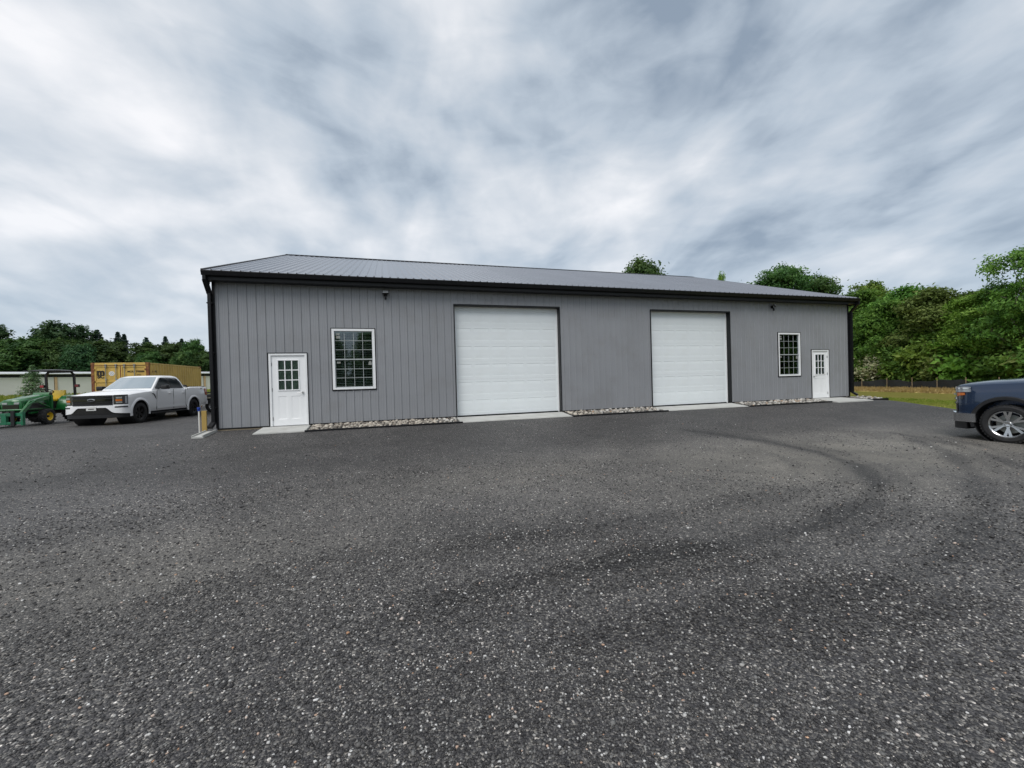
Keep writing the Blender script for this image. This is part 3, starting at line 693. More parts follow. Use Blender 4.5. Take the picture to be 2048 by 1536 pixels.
# entry doors
def entry_door(x0, x1, z1, hinge_left):
    t = .018
    g = MB().box(x0, x0+t, -.030, .1, 0, z1).box(x1-t, x1, -.030, .1, 0, z1).box(x0+t, x1-t, -.030, .1, z1-t, z1).build('entry_door', 'black', bld)
    a, b, top = x0+t, x1-t, z1-t
    f = .062
    MB().box(a, a+f, -.022, .08, 0, top, .004).box(b-f, b, -.022, .08, 0, top, .004).box(a+f, b-f, -.022, .08, top-f, top, .004).build('door_frame', 'white', g)
    A, B, Z = a+f+.003, b-f-.003, top-f-.004; w = B-A; zb = .025
    # slab: front face with two recessed tall panels below and a hole for the lite
    cx = (A+B)/2; lx0, lx1, lz0, lz1 = cx-.275, cx+.275, 1.03, 1.90
    xsv = [A, cx-.30, cx-.25, cx-.09, cx-.04, cx+.04, cx+.09, cx+.25, cx+.30, B]; zsv = [zb, .20, .215, .845, .86, Z]
    def dep(i, j): return .007 if i in (2, 3, 6, 7) and j in (2, 3) else 0.
    mb = MB(); y = .012
    xs2 = sorted(set(xsv+[lx0, lx1])); 
    vs = [(x, y+dep(i, j), z) for j, z in enumerate(zsv[:5]) for i, x in enumerate(xsv)]; nx = len(xsv)
    mb.add(vs, [(j*nx+i, j*nx+i+1, (j+1)*nx+i+1, (j+1)*nx+i) for j in range(4) for i in range(nx-1)])
    for (p, q, r_, s2) in ((A, B, .86, lz0), (A, B, lz1, Z), (A, lx0, lz0, lz1), (lx1, B, lz0, lz1)):
        mb.add([(p, y, r_), (q, y, r_), (q, y, s2), (p, y, s2)], [(0, 1, 2, 3)])
    mb.build('door_slab', 'man_door', g, fix=False)
    MB().box(A, B, .045, .055, zb, lz0).box(A, B, .045, .055, lz1, Z).build('door_back', 'man_door', g)
    m = MB(); lw = .03
    m.box(lx0-.012, lx0+lw-.012, -.006, .02, lz0-.012, lz1+.012, .003).box(lx1-lw+.012, lx1+.012, -.006, .02, lz0-.012, lz1+.012, .003)
    m.box(lx0+lw-.012, lx1-lw+.012, -.006, .02, lz0-.012, lz0+lw-.012, .003).box(lx0+lw-.012, lx1-lw+.012, -.006, .02, lz1-lw+.012, lz1+.012, .003)
    m.build('lite_frame', 'man_door', g)
    gx0, gx1, gz0, gz1 = lx0+.018, lx1-.018, lz0+.018, lz1-.018; bw = .026
    pw, ph = (gx1-gx0-2*bw)/3, (gz1-gz0-2*bw)/3
    for k in (1, 2):
        X = gx0+k*pw+(k-1)*bw; MB().box(X, X+bw, .0, .02, gz0, gz1).build('muntin', 'man_door', g)
        for j in range(3):
            X0 = gx0+j*(pw+bw); Zb = gz0+k*ph+(k-1)*bw; MB().box(X0, X0+pw, .002, .018, Zb, Zb+bw).build('muntin', 'man_door', g)
    for i in range(3):
        for j in range(3):
            X0 = gx0+i*(pw+bw); Z0 = gz0+j*(ph+bw)
            MB().box(X0, X0+pw, .020, .025, Z0, Z0+ph).build('pane', 'glass', g)
    MB().box(lx0, lx1, .040, .046, lz0, lz1).build('door_shade', 'shade_', g)
    hx = B-.07 if hinge_left else A+.07; d = -1 if hinge_left else 1
    MB().lathe([(0, -.035), (.018, -.035), (.031, -.012), (.031, .012), (0, .012)], 20, 'Y', (hx, 0, .955)).tube([(hx, -.03, .955), (hx, -.055, .955), (hx+d*.05, -.06, .955), (hx+d*.12, -.055, .948)], [.010, .010, .009, .007], 8).build('door_handle', 'steel', g, smooth=50)
    hg = A-.003 if hinge_left else B+.003
    for z in (.22, 1.05, 1.78): MB().lathe([(0, -.05), (.008, -.05), (.008, .05), (0, .05)], 10, 'Z', (hg, -.006, z)).box(hg-.02, hg+.02, .008, .011, z-.05, z+.05).build('hinge', 'steel', g)
    MB().box(a, b, -.05, .06, .0, .022).build('threshold', 'steel', g)
entry_door(*OPEN[0][:2], OPEN[0][3], True); entry_door(*OPEN[5][:2], OPEN[5][3], False)
# windows
def window(x0, x1, z0, z1, blinds):
    t = .02
    g = MB().box(x0, x0+t, -.030, .05, z0, z1).box(x1-t, x1, -.030, .05, z0, z1).box(x0+t, x1-t, -.030, .05, z1-t, z1).box(x0+t, x1-t, -.030, .05, z0, z0+t).build('window', 'black', bld)
    a, b, c_, d = x0+t, x1-t, z0+t, z1-t; f = .072
    MB().box(a, a+f, -.026, .06, c_, d, .006).box(b-f, b, -.026, .06, c_, d, .006).box(a+f, b-f, -.026, .06, d-f, d, .006).box(a+f, b-f, -.032, .06, c_, c_+f*.72, .006).build('window_frame', 'white', g)
    A, B, C_, D = a+f, b-f, c_+f*.72, d-f; mid = (C_+D)/2-.0
    MB().box(A, B, -.004, .03, mid-.018, mid+.018, .004).build('meeting_rail', 'muntin', g)
    s = .022
    MB().box(A, A+s, .012, .04, C_, mid-.018).box(B-s, B, .012, .04, C_, mid-.018).box(A+s, B-s, .012, .04, C_, C_+.03).build('sash', 'muntin', g)
    MB().box(A, A+.012, .012, .03, mid+.018, D).box(B-.012, B, .012, .03, mid+.018, D).box(A+.012, B-.012, .012, .03, D-.012, D).build('sash', 'muntin', g)
    for (q0, q1, yy) in ((C_+.03, mid-.018, .026), (mid+.018, D-.012, .018)):
        W = (B-A-2*s)
        for k in (1, 2, 3): X = A+s+W*k/4; MB().box(X-.0065, X+.0065, yy-.006, yy-.001, q0, q1).build('muntin', 'muntin', g)
        for k in (1, 2): Z = q0+(q1-q0)*k/3; MB().box(A+s, B-s, yy-.0045, yy-.0015, Z-.0065, Z+.0065).build('muntin', 'muntin', g)
        MB().box(A+.01, B-.01, yy, yy+.004, q0, q1).build('pane', 'glass', g)
        o = MB().box(A+s+.03, A+s+.13, yy-.003, yy-.0015, q1-.10, q1-.045).build('sticker', 'bar', g)
    MB().box(A+s+.03, A+s+.14, .0145, .0165, D-.22, D-.14).build('sticker', 'bar', g)
    MB().prism([(B-.13, mid-.17), (B-.03, mid-.17), (B-.04, mid-.08), (B-.08, mid-.035), (B-.12, mid-.08)], lambda x, z: (x, .0225, z), lambda x, z: (x, .0245, z)).build('sticker', 'bar', g)
    if blinds:
        n = 32; pitch = (D-C_-.06)/n
        me = MB().prism([(.0, -.0), (.030, .010), (.030, .013), (.0, .003)], lambda y, z: (0, y, z), lambda y, z: (B-A-.03, y, z)).mesh('blind_slat', M['blind'])
        for k in range(n):
            o = link('blind_slat', me, g); o.location = (A+.015, .075, C_+.02+k*pitch+random.uniform(-.001, .001))
        MB().box(A+.01, B-.01, .06, .12, D-.05, D).build('blind_head_rail', 'blind', g)
        for X in (A+.2, (A+B)/2, B-.2): MB().box(X-.002, X+.002, .068, .071, C_, D).build('blind_cord', 'blind', g)
    MB().box(a, b, .75, .76, c_, d).box(a-.3, a-.29, .06, .76, c_, d).box(b+.29, b+.3, .06, .76, c_, d).box(a-.3, b+.3, .06, .76, c_-.01, c_).box(a-.3, b+.3, .06, .76, d, d+.01).box(a-.3, a, .75, .76, c_, d).box(b, b+.3, .75, .76, c_, d).build('dark_room', 'dark', g)
window(*OPEN[1], True); window(*OPEN[4], False)
# twin-head flood lights under the soffit
def flood(x, label, ang):
    t = thing('flood_light', label, 'flood light', (x, -.02, 3.86), 0, 'flood lights under the eave')
    MB().box(-.05, .05, -.03, .0, -.06, .06, .008).build('back_box', 'black', t)
    MB().tube([(0, -.02, -.02), (.0, -.07, -.07), (0, -.10, -.06)], [.02, .025, .03], 10).build('arm', 'black', t)
    h = MB().box(-.095, .095, -.03, .03, -.045, .065, .012).build('lamp_head', 'black', t); h.location = (0, -.13, .03); h.rotation_euler = (R(-28), R(0), R(ang))
    MB().box(-.08, .08, -.036, -.029, -.025, .052, .003).build('lamp_lens', 'lampglass', h)
    s = MB().lathe([(0, -.055), (.022, -.05), (.03, -.02), (.032, .02), (0, .03)], 14, 'Z', (0, 0, 0)).build('motion_sensor', 'black', t); s.location = (0, -.09, -.12)
flood(4.53, 'small black floodlight with pale lens under the eave, right of the left window', 0)
flood(19.75, 'small black floodlight under the eave right of the second garage door, head turned sideways', 38)

# concrete pads (real slabs sloping outwards) and river stone beds
def slab(name, x0, x1, depth, z0=.0, z1=-.085, skewl=0, skewr=0):
    nb = MB(); t = .18
    P = [(x0, .0, z0), (x1, .0, z0), (x1+skewr, -depth, z1), (x0+skewl, -depth, z1)]
    Q = [(p[0], p[1], p[2]-t) for p in P]
    bm = bmesh.new(); vs = [bm.verts.new(p) for p in P+Q]
    for f in ((0, 3, 2, 1), (4, 5, 6, 7), (0, 1, 5, 4), (1, 2, 6, 5), (2, 3, 7, 6), (3, 0, 4, 7)): bm.faces.new([vs[i] for i in f])
    bmesh.ops.bevel(bm, geom=bm.edges[:], offset=.012, segments=2, affect='EDGES')
    bmesh.ops.recalc_face_normals(bm, faces=bm.faces)
    me = bpy.data.meshes.new(name); bm.to_mesh(me); bm.free(); me.materials.append(M['concrete'])
    return setting(link(name, me))
slab('concrete_pad', 1.10, 2.34, .88, .006, -.078, -.03, 0)
slab('concrete_apron', 6.60, 10.287, .84)
slab('concrete_apron', 13.916, 17.603, .82)
slab('concrete_pad', 21.80, 23.55, 1.15, .006, -.085, 0, .25)
def rock_bed(x0, x1, label, nobj, dens=78):
    t = thing('rock_bed', label, 'rock bed', ((x0+x1)/2, -.42, -.012), 0, 'river stone beds along the wall')
    cx = (x0+x1)/2; hw = (x1-x0)/2
    MB().add([(-hw, .41, -.0), (hw, .41, -.0), (hw, -.43, -.065), (-hw, -.43, -.065), (-hw, .41, -.1), (hw, .41, -.1), (hw, -.43, -.12), (-hw, -.43, -.12)], [(0, 3, 2, 1), (4, 5, 6, 7), (0, 1, 5, 4), (1, 2, 6, 5), (2, 3, 7, 6), (3, 0, 4, 7)]).build('gravel_base', 'gravel', t)
    MB().box(-hw-.05, hw+.1, -.485, -.435, -.15, -.048, .01).build('edging', 'black', t)
    pts = []
    n = int((x1-x0)*.86*dens); tries = 0
    while len(pts) < n and tries < 40000:
        tries += 1
        p = (random.uniform(-hw+.03, hw-.03), random.uniform(-.40, .39)); s = random.uniform(.032, .072)
        if all((p[0]-q[0])**2+(p[1]-q[1])**2 > (.8*(s+q[2]))**2 for q in pts): pts.append((*p, s))
    bm0 = []
    for v in range(4):
        bm = bmesh.new(); bmesh.ops.create_icosphere(bm, subdivisions=1, radius=1)
        for q in bm.verts: q.co *= random.uniform(.8, 1.15)
        me = bpy.data.meshes.new('river_stone'); bm.to_mesh(me); bm.free(); me.materials.append(M['river_stone'])
        me.polygons.foreach_set('use_smooth', [True]*len(me.polygons)); bm0.append(me)
    pts.sort(key=lambda p: p[0])
    for i, (x, y, s) in enumerate(pts[:nobj]):
        o = link('stone', random.choice(bm0), t); o.location = (x, y, .0+s*.22+(y-.4)*.078); o.scale = (s*random.uniform(.9, 1.5), s*random.uniform(.8, 1.15), s*random.uniform(.55, .85)); o.rotation_euler = (random.uniform(-.3, .3), random.uniform(-.3, .3), random.uniform(0, 6.3))
    rest = pts[nobj:]
    if rest:
        P = np.array([(x, y, s*.22+(y-.4)*.078) for x, y, s in rest]); S = np.array([s for *_, s in rest])
        me = scatter_stones('river_stones', P, S, rng.uniform(0, 1, len(rest)), M['river_stone_mix'], (.55, .85)); o = link('stones', me, t); o['kind'] = 'stuff'
M['river_stone_mix'] = stone_mat('river_stone_mix', [(0, (.10, .09, .08)), (.25, (.26, .24, .21)), (.6, (.44, .42, .38)), (.85, (.62, .60, .56)), (1, (.42, .25, .13))])
rock_bed(2.37, 6.55, 'pale river stones in black edging between the left entry door and the first garage door', 240)
rock_bed(10.34, 13.86, 'strip of river stones in black edging between the two garage doors', 60)
rock_bed(17.66, 21.74, 'strip of river stones in black edging under the right-hand window', 0)
rock_bed(23.85, 25.0, 'short patch of river stones beside the right door pad', 0, 60)

# splash block, post and pipe at the left corner
sb = thing('splash_block', 'pale concrete splash block lying under the left downspout', 'splash block', (-.10, -.18, -.01), R(-3))
mb = MB(); mb.box(-.13, .13, -.78, 0, -.05, .0, .008).build('trough', 'concrete', sb)
MB().box(-.13, -.10, -.78, 0, .0, .035, .008).box(.10, .13, -.78, 0, .0, .035, .008).build('rim', 'concrete', sb)
sb.rotation_euler = (R(4.5), 0, R(-2))
po = thing('wood_post', 'short yellow pine post standing at the left corner of the building', 'post', (-.26, -.12, -.06), R(12))
MB().box(-.055, .055, -.055, .055, -.2, .60, .006).build('post_shaft', 'wood', po)
pp = thing('vent_pipe', 'thin white pipe with a blue cap standing against the wood post', 'pipe', (-.385, -.10, -.06))
MB().tube([(0, 0, -.2), (0, 0, .62)], .021, 12).build('pipe_shaft', 'pvc', pp, smooth=40)
MB().tube([(0, 0, .60), (0, 0, .70)], .034, 12).tube([(-.02, 0, .665), (.0, -.07, .68)], .02, 8).build('cap', 'blue', pp, smooth=40)
# black downspout elbow extension on the right and a splash block there
sb2 = thing('splash_block', 'concrete splash block at the right corner beside the small stone patch', 'splash block', (24.2, -.18, -.06), R(10))
MB().box(-.16, .16, -.5, 0, -.05, .0, .008).build('trough', 'concrete', sb2)
MB().box(-.16, -.125, -.5, 0, .0, .04, .008).box(.125, .16, -.5, 0, .0, .04, .008).build('rim', 'concrete', sb2)

# ------------------------------------------------------------------ pickup trucks
def boolean(me_obj, cutters):
    for c in cutters:
        md = me_obj.modifiers.new('cut', 'BOOLEAN'); md.operation = 'DIFFERENCE'; md.solver = 'EXACT'; md.object = c
    dg = bpy.context.evaluated_depsgraph_get(); dg.update()
    me = bpy.data.meshes.new_from_object(me_obj.evaluated_get(dg))
    me_obj.modifiers.clear(); old = me_obj.data; me_obj.data = me; bpy.data.meshes.remove(old)
    for c in cutters: d = c.data; bpy.data.objects.remove(c); bpy.data.meshes.remove(d)
    return me_obj
def wheel(parent, x, y, side, r, rimr, w, mat, style):
    """tyre with tread blocks; rim with spokes as sub-part; side +1 = left"""
    s = side
    prof = [(rimr*1.0, -w*.42), (rimr+.02, -w*.5), (r-.05, -w*.52), (r-.012, -w*.44), (r, -w*.36), (r, w*.36), (r-.012, w*.44), (r-.05, w*.52), (rimr+.02, w*.5), (rimr*1.0, w*.42)]
    mb = MB().lathe(prof, 48, 'Y', close=True)
    nb = 40
    for k in range(nb):
        a = 2*math.pi*k/nb
        for (q0, q1) in ((-.47, -.22), (-.16, .16), (.22, .47)):
            a2 = a+(.03 if q0 == -.16 else 0)
            vs = []
            for rr in (r-.02, r+.006):
                for da in (-.045, .045):
                    for yy in (q0*w, q1*w): vs.append((rr*math.cos(a2+da), yy, rr*math.sin(a2+da)))
            mb.add(vs, [(0, 1, 3, 2), (4, 6, 7, 5), (0, 4, 5, 1), (2, 3, 7, 6), (0, 2, 6, 4), (1, 5, 7, 3)])
    t = mb.build('wheel', 'rubber', parent, smooth=35); t.location = (x, y, r)
    rm = MB()
    f = s*w*.40
    rm.lathe([(rimr*1.005, -w*.42), (rimr*.97, -w*.40), (rimr*.90, 0), (rimr*.92, f*.8), (rimr*1.0, f), (rimr*1.03, f+s*.012), (rimr*1.03, f-s*.01), (rimr*.99, -w*.40)], 48, 'Y', close=True)
    rm.lathe([(0, f*.75), (.045, f*.8), (.07, f*.6), (.085, f*.2), (.0, f*.1)], 24, 'Y')
    ns = 6 if style == 'split' else 6
    for k in range(ns):
        a = 2*math.pi*(k+.5)/ns
        pairs = ((-.17, .05), (.17, -.05)) if style == 'split' else ((-.13, -.02), (.13, .02))
        for (da, db) in pairs:
            p = Vector((rimr*.97*math.cos(a+da), f*.86, rimr*.97*math.sin(a+da))); q = Vector((.045*math.cos(a+db*6), f*.66, .045*math.sin(a+db*6)))
            u = (p-q).normalized(); wv = Vector((0, s, 0)).cross(u)*(.021 if style == 'split' else .026); dn = Vector((0, -s*.045, 0))
            vs = [q-wv*.9, q+wv*.9, p+wv*1.15, p-wv*1.15]; vs2 = [v+dn for v in vs]
            rm.add([tuple(v) for v in vs+vs2], [(0, 1, 2, 3), (7, 6, 5, 4), (0, 4, 5, 1), (1, 5, 6, 2), (2, 6, 7, 3), (3, 7, 4, 0)])
    for k in range(6):
        a = 2*math.pi*k/6; rm.lathe([(0, f*.88), (.010, f*.86), (.011, f*.7)], 8, 'Y', (.056*math.cos(a), 0, .056*math.sin(a)))
    rm.build('rim', mat, t, smooth=35)
    MB().lathe([(0, -w*.1), (rimr*.72, -w*.1), (rimr*.72, -w*.06), (0, -w*.06)], 24, 'Y').build('brake_disc', 'alloy_black' if style != 'split' else 'bar', t)
    return t

def pickup(P):
    root = thing(P['name'], P['label'], 'pickup truck', P['loc'], P['rz'])
    paint = P['paint']; WB = P['wb']; H = P['hood']; nx = P['nose']; tail = -(WB+P['rear'])
    W = 1.005
    plan = [(0, 0), (.35, -.008), (.60, -.03), (.78, -.075), (.88, -.13), (.95, -.21), (.985, -.33), (1.0, -.5)]    # y, x offset from nose
    pX = lambda y: nx+float(np.interp(abs(y), [p[0] for p in plan], [p[1] for p in plan]))
    def pW(x): return float(np.interp(nx-x, [-p[1] for p in plan], [p[0] for p in plan]))*W
    hoodz = P['hoodz']; shz = P['shz']
    zt = lambda x: float(np.interp(x, [p[0] for p in hoodz], [p[1] for p in hoodz]))
    zs = lambda x: float(np.interp(x, [p[0] for p in shz], [p[1] for p in shz]))
    def tail_w(x): return W-.05*smooth01((-(x)-(WB+.7))/(P['rear']-.7))
    stations = [nx-.008, nx-.03, nx-.075, nx-.13, nx-.21, nx-.33, nx-.5, .35, .2, 0, -.2, -.4, -.6, -.75, -.9, -1.1, -1.6, -2.2, -2.8, -3.05, -3.2, -WB+.2, -WB, -WB-.3, -WB-.7, tail+.2, tail+.05, tail]
    rings = []
    for x in stations:
        w = min(pW(x), tail_w(x)); zb = P['zb'] + (.10*smooth01((x-.5)/.5)) + .10*smooth01((-x-WB-.6)/.5)
        t = zt(x); s = zs(x)
        if x >= nx-.01: t -= .03; s -= .02
        bulge = .0
        half = [(0, zb), (w*.82, zb), (w*.955, zb+.015), (w*.988, zb+.12), (w*.997, .62), (w, .80), (w*.992, 1.00), (w*.978, s-.10), (w*.955, s-.03), (w*.905, s), (w*.70, max(s+.0, t-.035)), (w*.45, t-.006), (0, t)]
        rings.append([(x, y, z) for y, z in half]+[(x, -y, z) for y, z in half[-2:0:-1]])
    mb = MB(); n = len(rings[0]); vs = [p for r_ in rings for p in r_]
    fs = [(i*n+k, i*n+(k+1) % n, (i+1)*n+(k+1) % n, (i+1)*n+k) for i in range(len(rings)-1) for k in range(n)]
    fs += [tuple(range(n)), tuple((len(rings)-1)*n+k for k in range(n))[::-1]]
    mb.add(vs, fs)
    body = mb.build('body', paint)
    cut = []
    for ax in (0, -WB):
        for s in (-1, 1):
            po = [(ax+P['arch']*math.cos(math.pi*q/24), P['wr']+.03+P['arch']*math.sin(math.pi*q/24)) for q in range(25)]+[(ax-P['arch'], -.1), (ax+P['arch'], -.1)]
            cut.append(MB().prism(po, lambda x, z: (x, .66*s, z), lambda x, z: (x, 1.2*s, z)).build('cutter', paint))
    bz = zt(-4.2)
    cut.append(MB().box(tail+.12, -3.28, -.80, .80, .90, bz+.3).build('cutter', paint))
    boolean(body, cut); body.parent = root
    me = body.data; me.polygons.foreach_set('use_smooth', [True]*len(me.polygons)); me.set_sharp_from_angle(angle=R(38))
    # dark wheel housings
    for ax in (0, -WB):
        for s in (-1, 1):
            a = P['arch']-.004; MB().lathe([(a, .45*s), (a, (.985)*s), (a-.012, .985*s), (a-.012, .45*s)], 40, 'Y', (ax, 0, P['wr']+.03), close=True).lathe([(0, .45*s), (a, .45*s), (a, .46*s), (0, .46*s)], 40, 'Y', (ax, 0, P['wr']+.03)).build('wheel_housing', 'car_black', root)
            if P['trim']:
                k = P['arch']; vs = []; fs = []
                m = 26
                for q in range(m+1):
                    an = R(-14)+(math.pi+R(28))*q/m
                    for rr, yy in ((k-.012, .97), (k-.012, 1.018), (k+.045, 1.020), (k+.062, 1.000), (k+.062, .97)):
                        X, Z = rr*math.cos(an), rr*math.sin(an); vs.append((ax+X, s*yy, P['wr']+.03+Z))
                for q in range(m):
                    for j in range(4): fs.append((q*5+j, q*5+j+1, (q+1)*5+j+1, (q+1)*5+j))
                MB().add(vs, fs).build('arch_trim', P['trim'], root, smooth=50)
    for ax in (0, -WB):
        for s in (-1, 1): wheel(root, ax, s*.86, s, P['wr'], P['rim'], .275, P['rimmat'], P['style'])
    MB().box(-WB-.9, .7, -.45, .45, .28, .42).box(-WB-.12, -WB+.12, -.7, .7, .33, .47).tube([(-.0, -.7, .38), (0, .7, .38)], .05, 8).build('chassis', 'car_black', root)
    # cabin
    zlo = 1.26
    zz = [zlo, 1.36, 1.5, 1.65, 1.78, 1.855, 1.895, P['roof']]
    xf = lambda z: float(np.interp(z, [1.26, 1.86, 1.895, 1.96], [-.62, -1.46, -1.62, -1.85]))
    xr = lambda z: float(np.interp(z, [1.26, 1.70, 1.86, 1.895, 1.96], [-3.20, -3.06, -2.92, -2.84, -2.60]))
    yw = lambda z: float(np.interp(z, [1.26, 1.36, 1.80, 1.86, 1.895, 1.96], [.955, .925, .765, .735, .69, .5]))
    bow = .16
    def ring(z, off=0.):
        Y = yw(z)+off; a, b = xf(z)+off, xr(z)-off; pts = []
        for q in np.linspace(-1, 1, 9): pts.append((a-bow*abs(q)**2.2, q*(Y-.03 if abs(q) == 1 else Y), z))
        for q in np.linspace(.12, .88, 8): pts.append((a-bow+(b-a+bow)*q, Y, z))
        for q in np.linspace(1, -1, 9): pts.append((b+.05*abs(q)**3, q*(Y-.03 if abs(q) == 1 else Y), z))
        for q in np.linspace(.88, .12, 8): pts.append((a-bow+(b-a+bow)*q, -Y, z))
        return pts
    rs = [ring(z) for z in zz]; n = len(rs[0]); mb = MB()
    top = rs[-1]; c0 = (sum(p[0] for p in top)/n, 0, zz[-1]+.006)
    mb.add([p for r_ in rs for p in r_]+[c0], [(i*n+k, i*n+(k+1) % n, (i+1)*n+(k+1) % n, (i+1)*n+k) for i in range(len(rs)-1) for k in range(n)]+[((len(rs)-1)*n+k, (len(rs)-1)*n+(k+1) % n, len(rs)*n) for k in range(n)]+[tuple(range(n))])
    mb.build('cabin', paint, root, smooth=42)
    # windscreen
    def ws(off):
        g = []
        for z in np.linspace(1.375, 1.845, 6):
            Y = yw(z)-.085; g.append([(xf(z)-bow*abs(q*Y/yw(z))**2.2+off, q*Y, z+off*.7) for q in np.linspace(-1, 1, 11)])
        return g
    MB().grid(ws(.012), ws(-.01)).build('windscreen', 'windshield', root, smooth=60)
    MB().grid([[(xr(z)+.05*abs(q)**3-.012, q*(yw(z)-.12), z) for q in np.linspace(-1, 1, 5)] for z in (1.45, 1.62, 1.80)], [[(xr(z)+.05*abs(q)**3+.01, q*(yw(z)-.12), z) for q in np.linspace(-1, 1, 5)] for z in (1.45, 1.62, 1.80)]).build('rear_window', 'car_glass', root)
    bl = P['belt']
    fw = [(-1.06, bl), (-1.03, bl+.03), (-1.58, 1.80), (-1.66, 1.825), (-2.02, 1.83), (-2.06, bl)]
    rw = [(-2.15, bl), (-2.11, 1.83), (-2.60, 1.825), (-2.74, 1.79), (-2.90, 1.62), (-2.97, bl+.02), (-2.95, bl)]
    for s in (-1, 1):
        for poly in (fw, rw):
            MB().prism(poly, lambda x, z: (x, s*(yw(z)+.010), z), lambda x, z: (x, s*(yw(z)-.012), z)).build('side_window', 'car_glass', root)
        MB().prism([(-2.065, bl), (-2.025, 1.83), (-2.105, 1.83), (-2.145, bl)], lambda x, z: (x, s*(yw(z)+.008), z), lambda x, z: (x, s*(yw(z)-.012), z)).build('door_pillar', 'gloss_black', root)
        # door seams
        sm = MB()
        for pts in ([(-1.02, bl-.06), (-.99, .98), (-.93, .55), (-.96, .46)], [(-2.11, bl-.03), (-2.10, .46)], [(-3.02, bl-.03), (-2.99, .95), (-3.0, .60), (-3.12, .46)]):
            for p, q in zip(pts, pts[1:]): sm.beam((p[0], s*1.0005, p[1]), (q[0], s*1.0005, q[1]), .012, .009)
        sm.beam((-3.235, s*.998, .46), (-3.235, s*.975, P['rail']-.06), .012, .016)
        sm.build('door_seam', 'car_black', root)
        for x in (-1.86, -2.84):
            MB().box(x-.09, x+.09, s*.985, s*1.035, 1.135, 1.165, .010).build('door_handle', P['handle'], root)
        # mirror
        m = MB().box(-1.36, -1.12, s*1.06, s*1.30, 1.32, 1.50, .045).build('mirror', P['mirror'], root, smooth=50)
        MB().beam((-1.20, s*.94, 1.36), (-1.22, s*1.10, 1.40), .09, .05).build('mirror_arm', 'car_black', m)
        MB().box(-1.365, -1.358, s*1.085, s*1.275, 1.345, 1.475, .004).build('mirror_glass', 'chrome', m)
        MB().box(-WB+.60, -.60, s*.90, s*1.03, .31, .37, .02).build('running_board', 'car_black', root)
        MB().prism([(tail+.02, .95), (tail+.20, .99), (tail+.24, 1.30), (tail+.16, P['rail']-.10), (tail-.005, P['rail']-.12), (tail-.015, .97)], lambda x, z: (x, s*(tail_w(x)+.006), z), lambda x, z: (x, s*(tail_w(x)-.05), z)).build('tail_lamp', 'red', root)
    # bed rails, tonneau roll, tailgate seam, rear bumper
    for s in (-1, 1): MB().box(tail+.05, -3.27, s*.80, s*.90, bz-.005, bz+.014, .006).build('bed_rail_cap', 'car_black', root)
    MB().box(tail-.10, tail+.05, -.95, .95, .50, .68, .03).build('rear_bumper', P['bumper'], root, smooth=50)
    if P['front'] == 'white': MB().tube([(-3.45, -.76, bz+.05), (-3.45, .76, bz+.05)], .05, 12).tube([(-3.55, -.76, bz+.045), (-3.55, .76, bz+.045)], .045, 12).build('bed_cover_roll', 'car_black', root)
    # ---- front end
    def front(y0, y1, z0, z1, off, th=.03, n=9, shape=None):
        ysn = np.linspace(y0, y1, n)
        def g(o):
            rows = []
            for t_ in (0, .33, .67, 1):
                row = []
                for y in ysn:
                    a = z0(y) if callable(z0) else z0; b = z1(y) if callable(z1) else z1
                    # outward direction in plan
                    e = .01; dx = (pX(abs(y)+e)-pX(max(abs(y)-e, 0)))/(2*e if abs(y) > e else e+abs(y)); nn = Vector((1, -dx*(1 if y > 0 else -1), 0)).normalized()
                    row.append((pX(y)+nn.x*o, y*W+nn.y*o, a+(b-a)*t_))
                rows.append(row)
            return rows
        return MB().grid(g(off), g(off-th))
    F = lambda name, mat, *a, parent=root, **k: front(*a, **k).build(name, mat, parent, smooth=35)
    if P['front'] == 'white':
        gr = F('grille', 'car_black', -.635, .635, .765, 1.145, .012)
        for z in (.865, .935, 1.005, 1.075): F('grille_bar', 'gloss_black', -.60, .60, z-.012, z+.012, .030, parent=gr)
        F('grille_bar', 'gloss_black', -.615, .615, .945, 1.0, .038, parent=gr)
        e = MB().lathe([(0, .02), (.9, .018), (1, 0), (1, -.02), (0, -.02)], 32, 'X'); e.v = [(nx+.045+x, y*.125, .975+z*.052) for x, y, z in e.v]
        e.build('emblem', 'lens', gr, smooth=50)
        e = MB().lathe([(0, .02), (.9, .018), (1, 0), (1, -.02), (0, -.02)], 32, 'X'); e.v = [(nx+.053+x, y*.108, .975+z*.038) for x, y, z in e.v]
        e.build('emblem_field', 'gloss_black', gr, smooth=50)
        for s in (-1, 1):
            lo, hi = sorted((s*.655, s*.972))
            hl = F('headlight', 'lens_dark', lo, hi, lambda y: .79, lambda y: 1.135+.02*abs(y), .010)
            lo, hi = sorted((s*.73, s*.88)); F('lamp_unit', 'bar', lo, hi, 1.01, 1.075, .016, parent=hl); F('lamp_unit', 'bar', lo, hi, .84, .895, .016, parent=hl)
            lo, hi = sorted((s*.72, s*.88)); F('turn_signal', 'amber', lo, hi, .915, .985, .017, parent=hl)
            lo, hi = sorted((s*.935, s*.962)); F('running_lamp', 'lens', lo, hi, .83, 1.10, .018, parent=hl)
            lo, hi = sorted((s*.70, s*.96)); F('fog_lamp', 'lens_dark', lo, hi, lambda y: .672, lambda y: .708+.02*abs(y), .050)
        # painted bumper with a dropped centre
        bz0 = lambda y: float(np.interp(abs(y), [.46, .64, 1], [.685, .49, .44]))
        F('front_bumper', paint, -.985, .985, bz0, lambda y: .755-.0*abs(y), .045, th=.10, n=33)
        F('lower_intake', 'gloss_black', -.66, .66, .44, .70, .030, th=.06)
        F('valance', 'car_black', -.975, .975, .30, .455, .020, th=.08, n=19)
        pl = F('licence_plate', 'plate', -.155, .155, .585, .72, .062, th=.012)
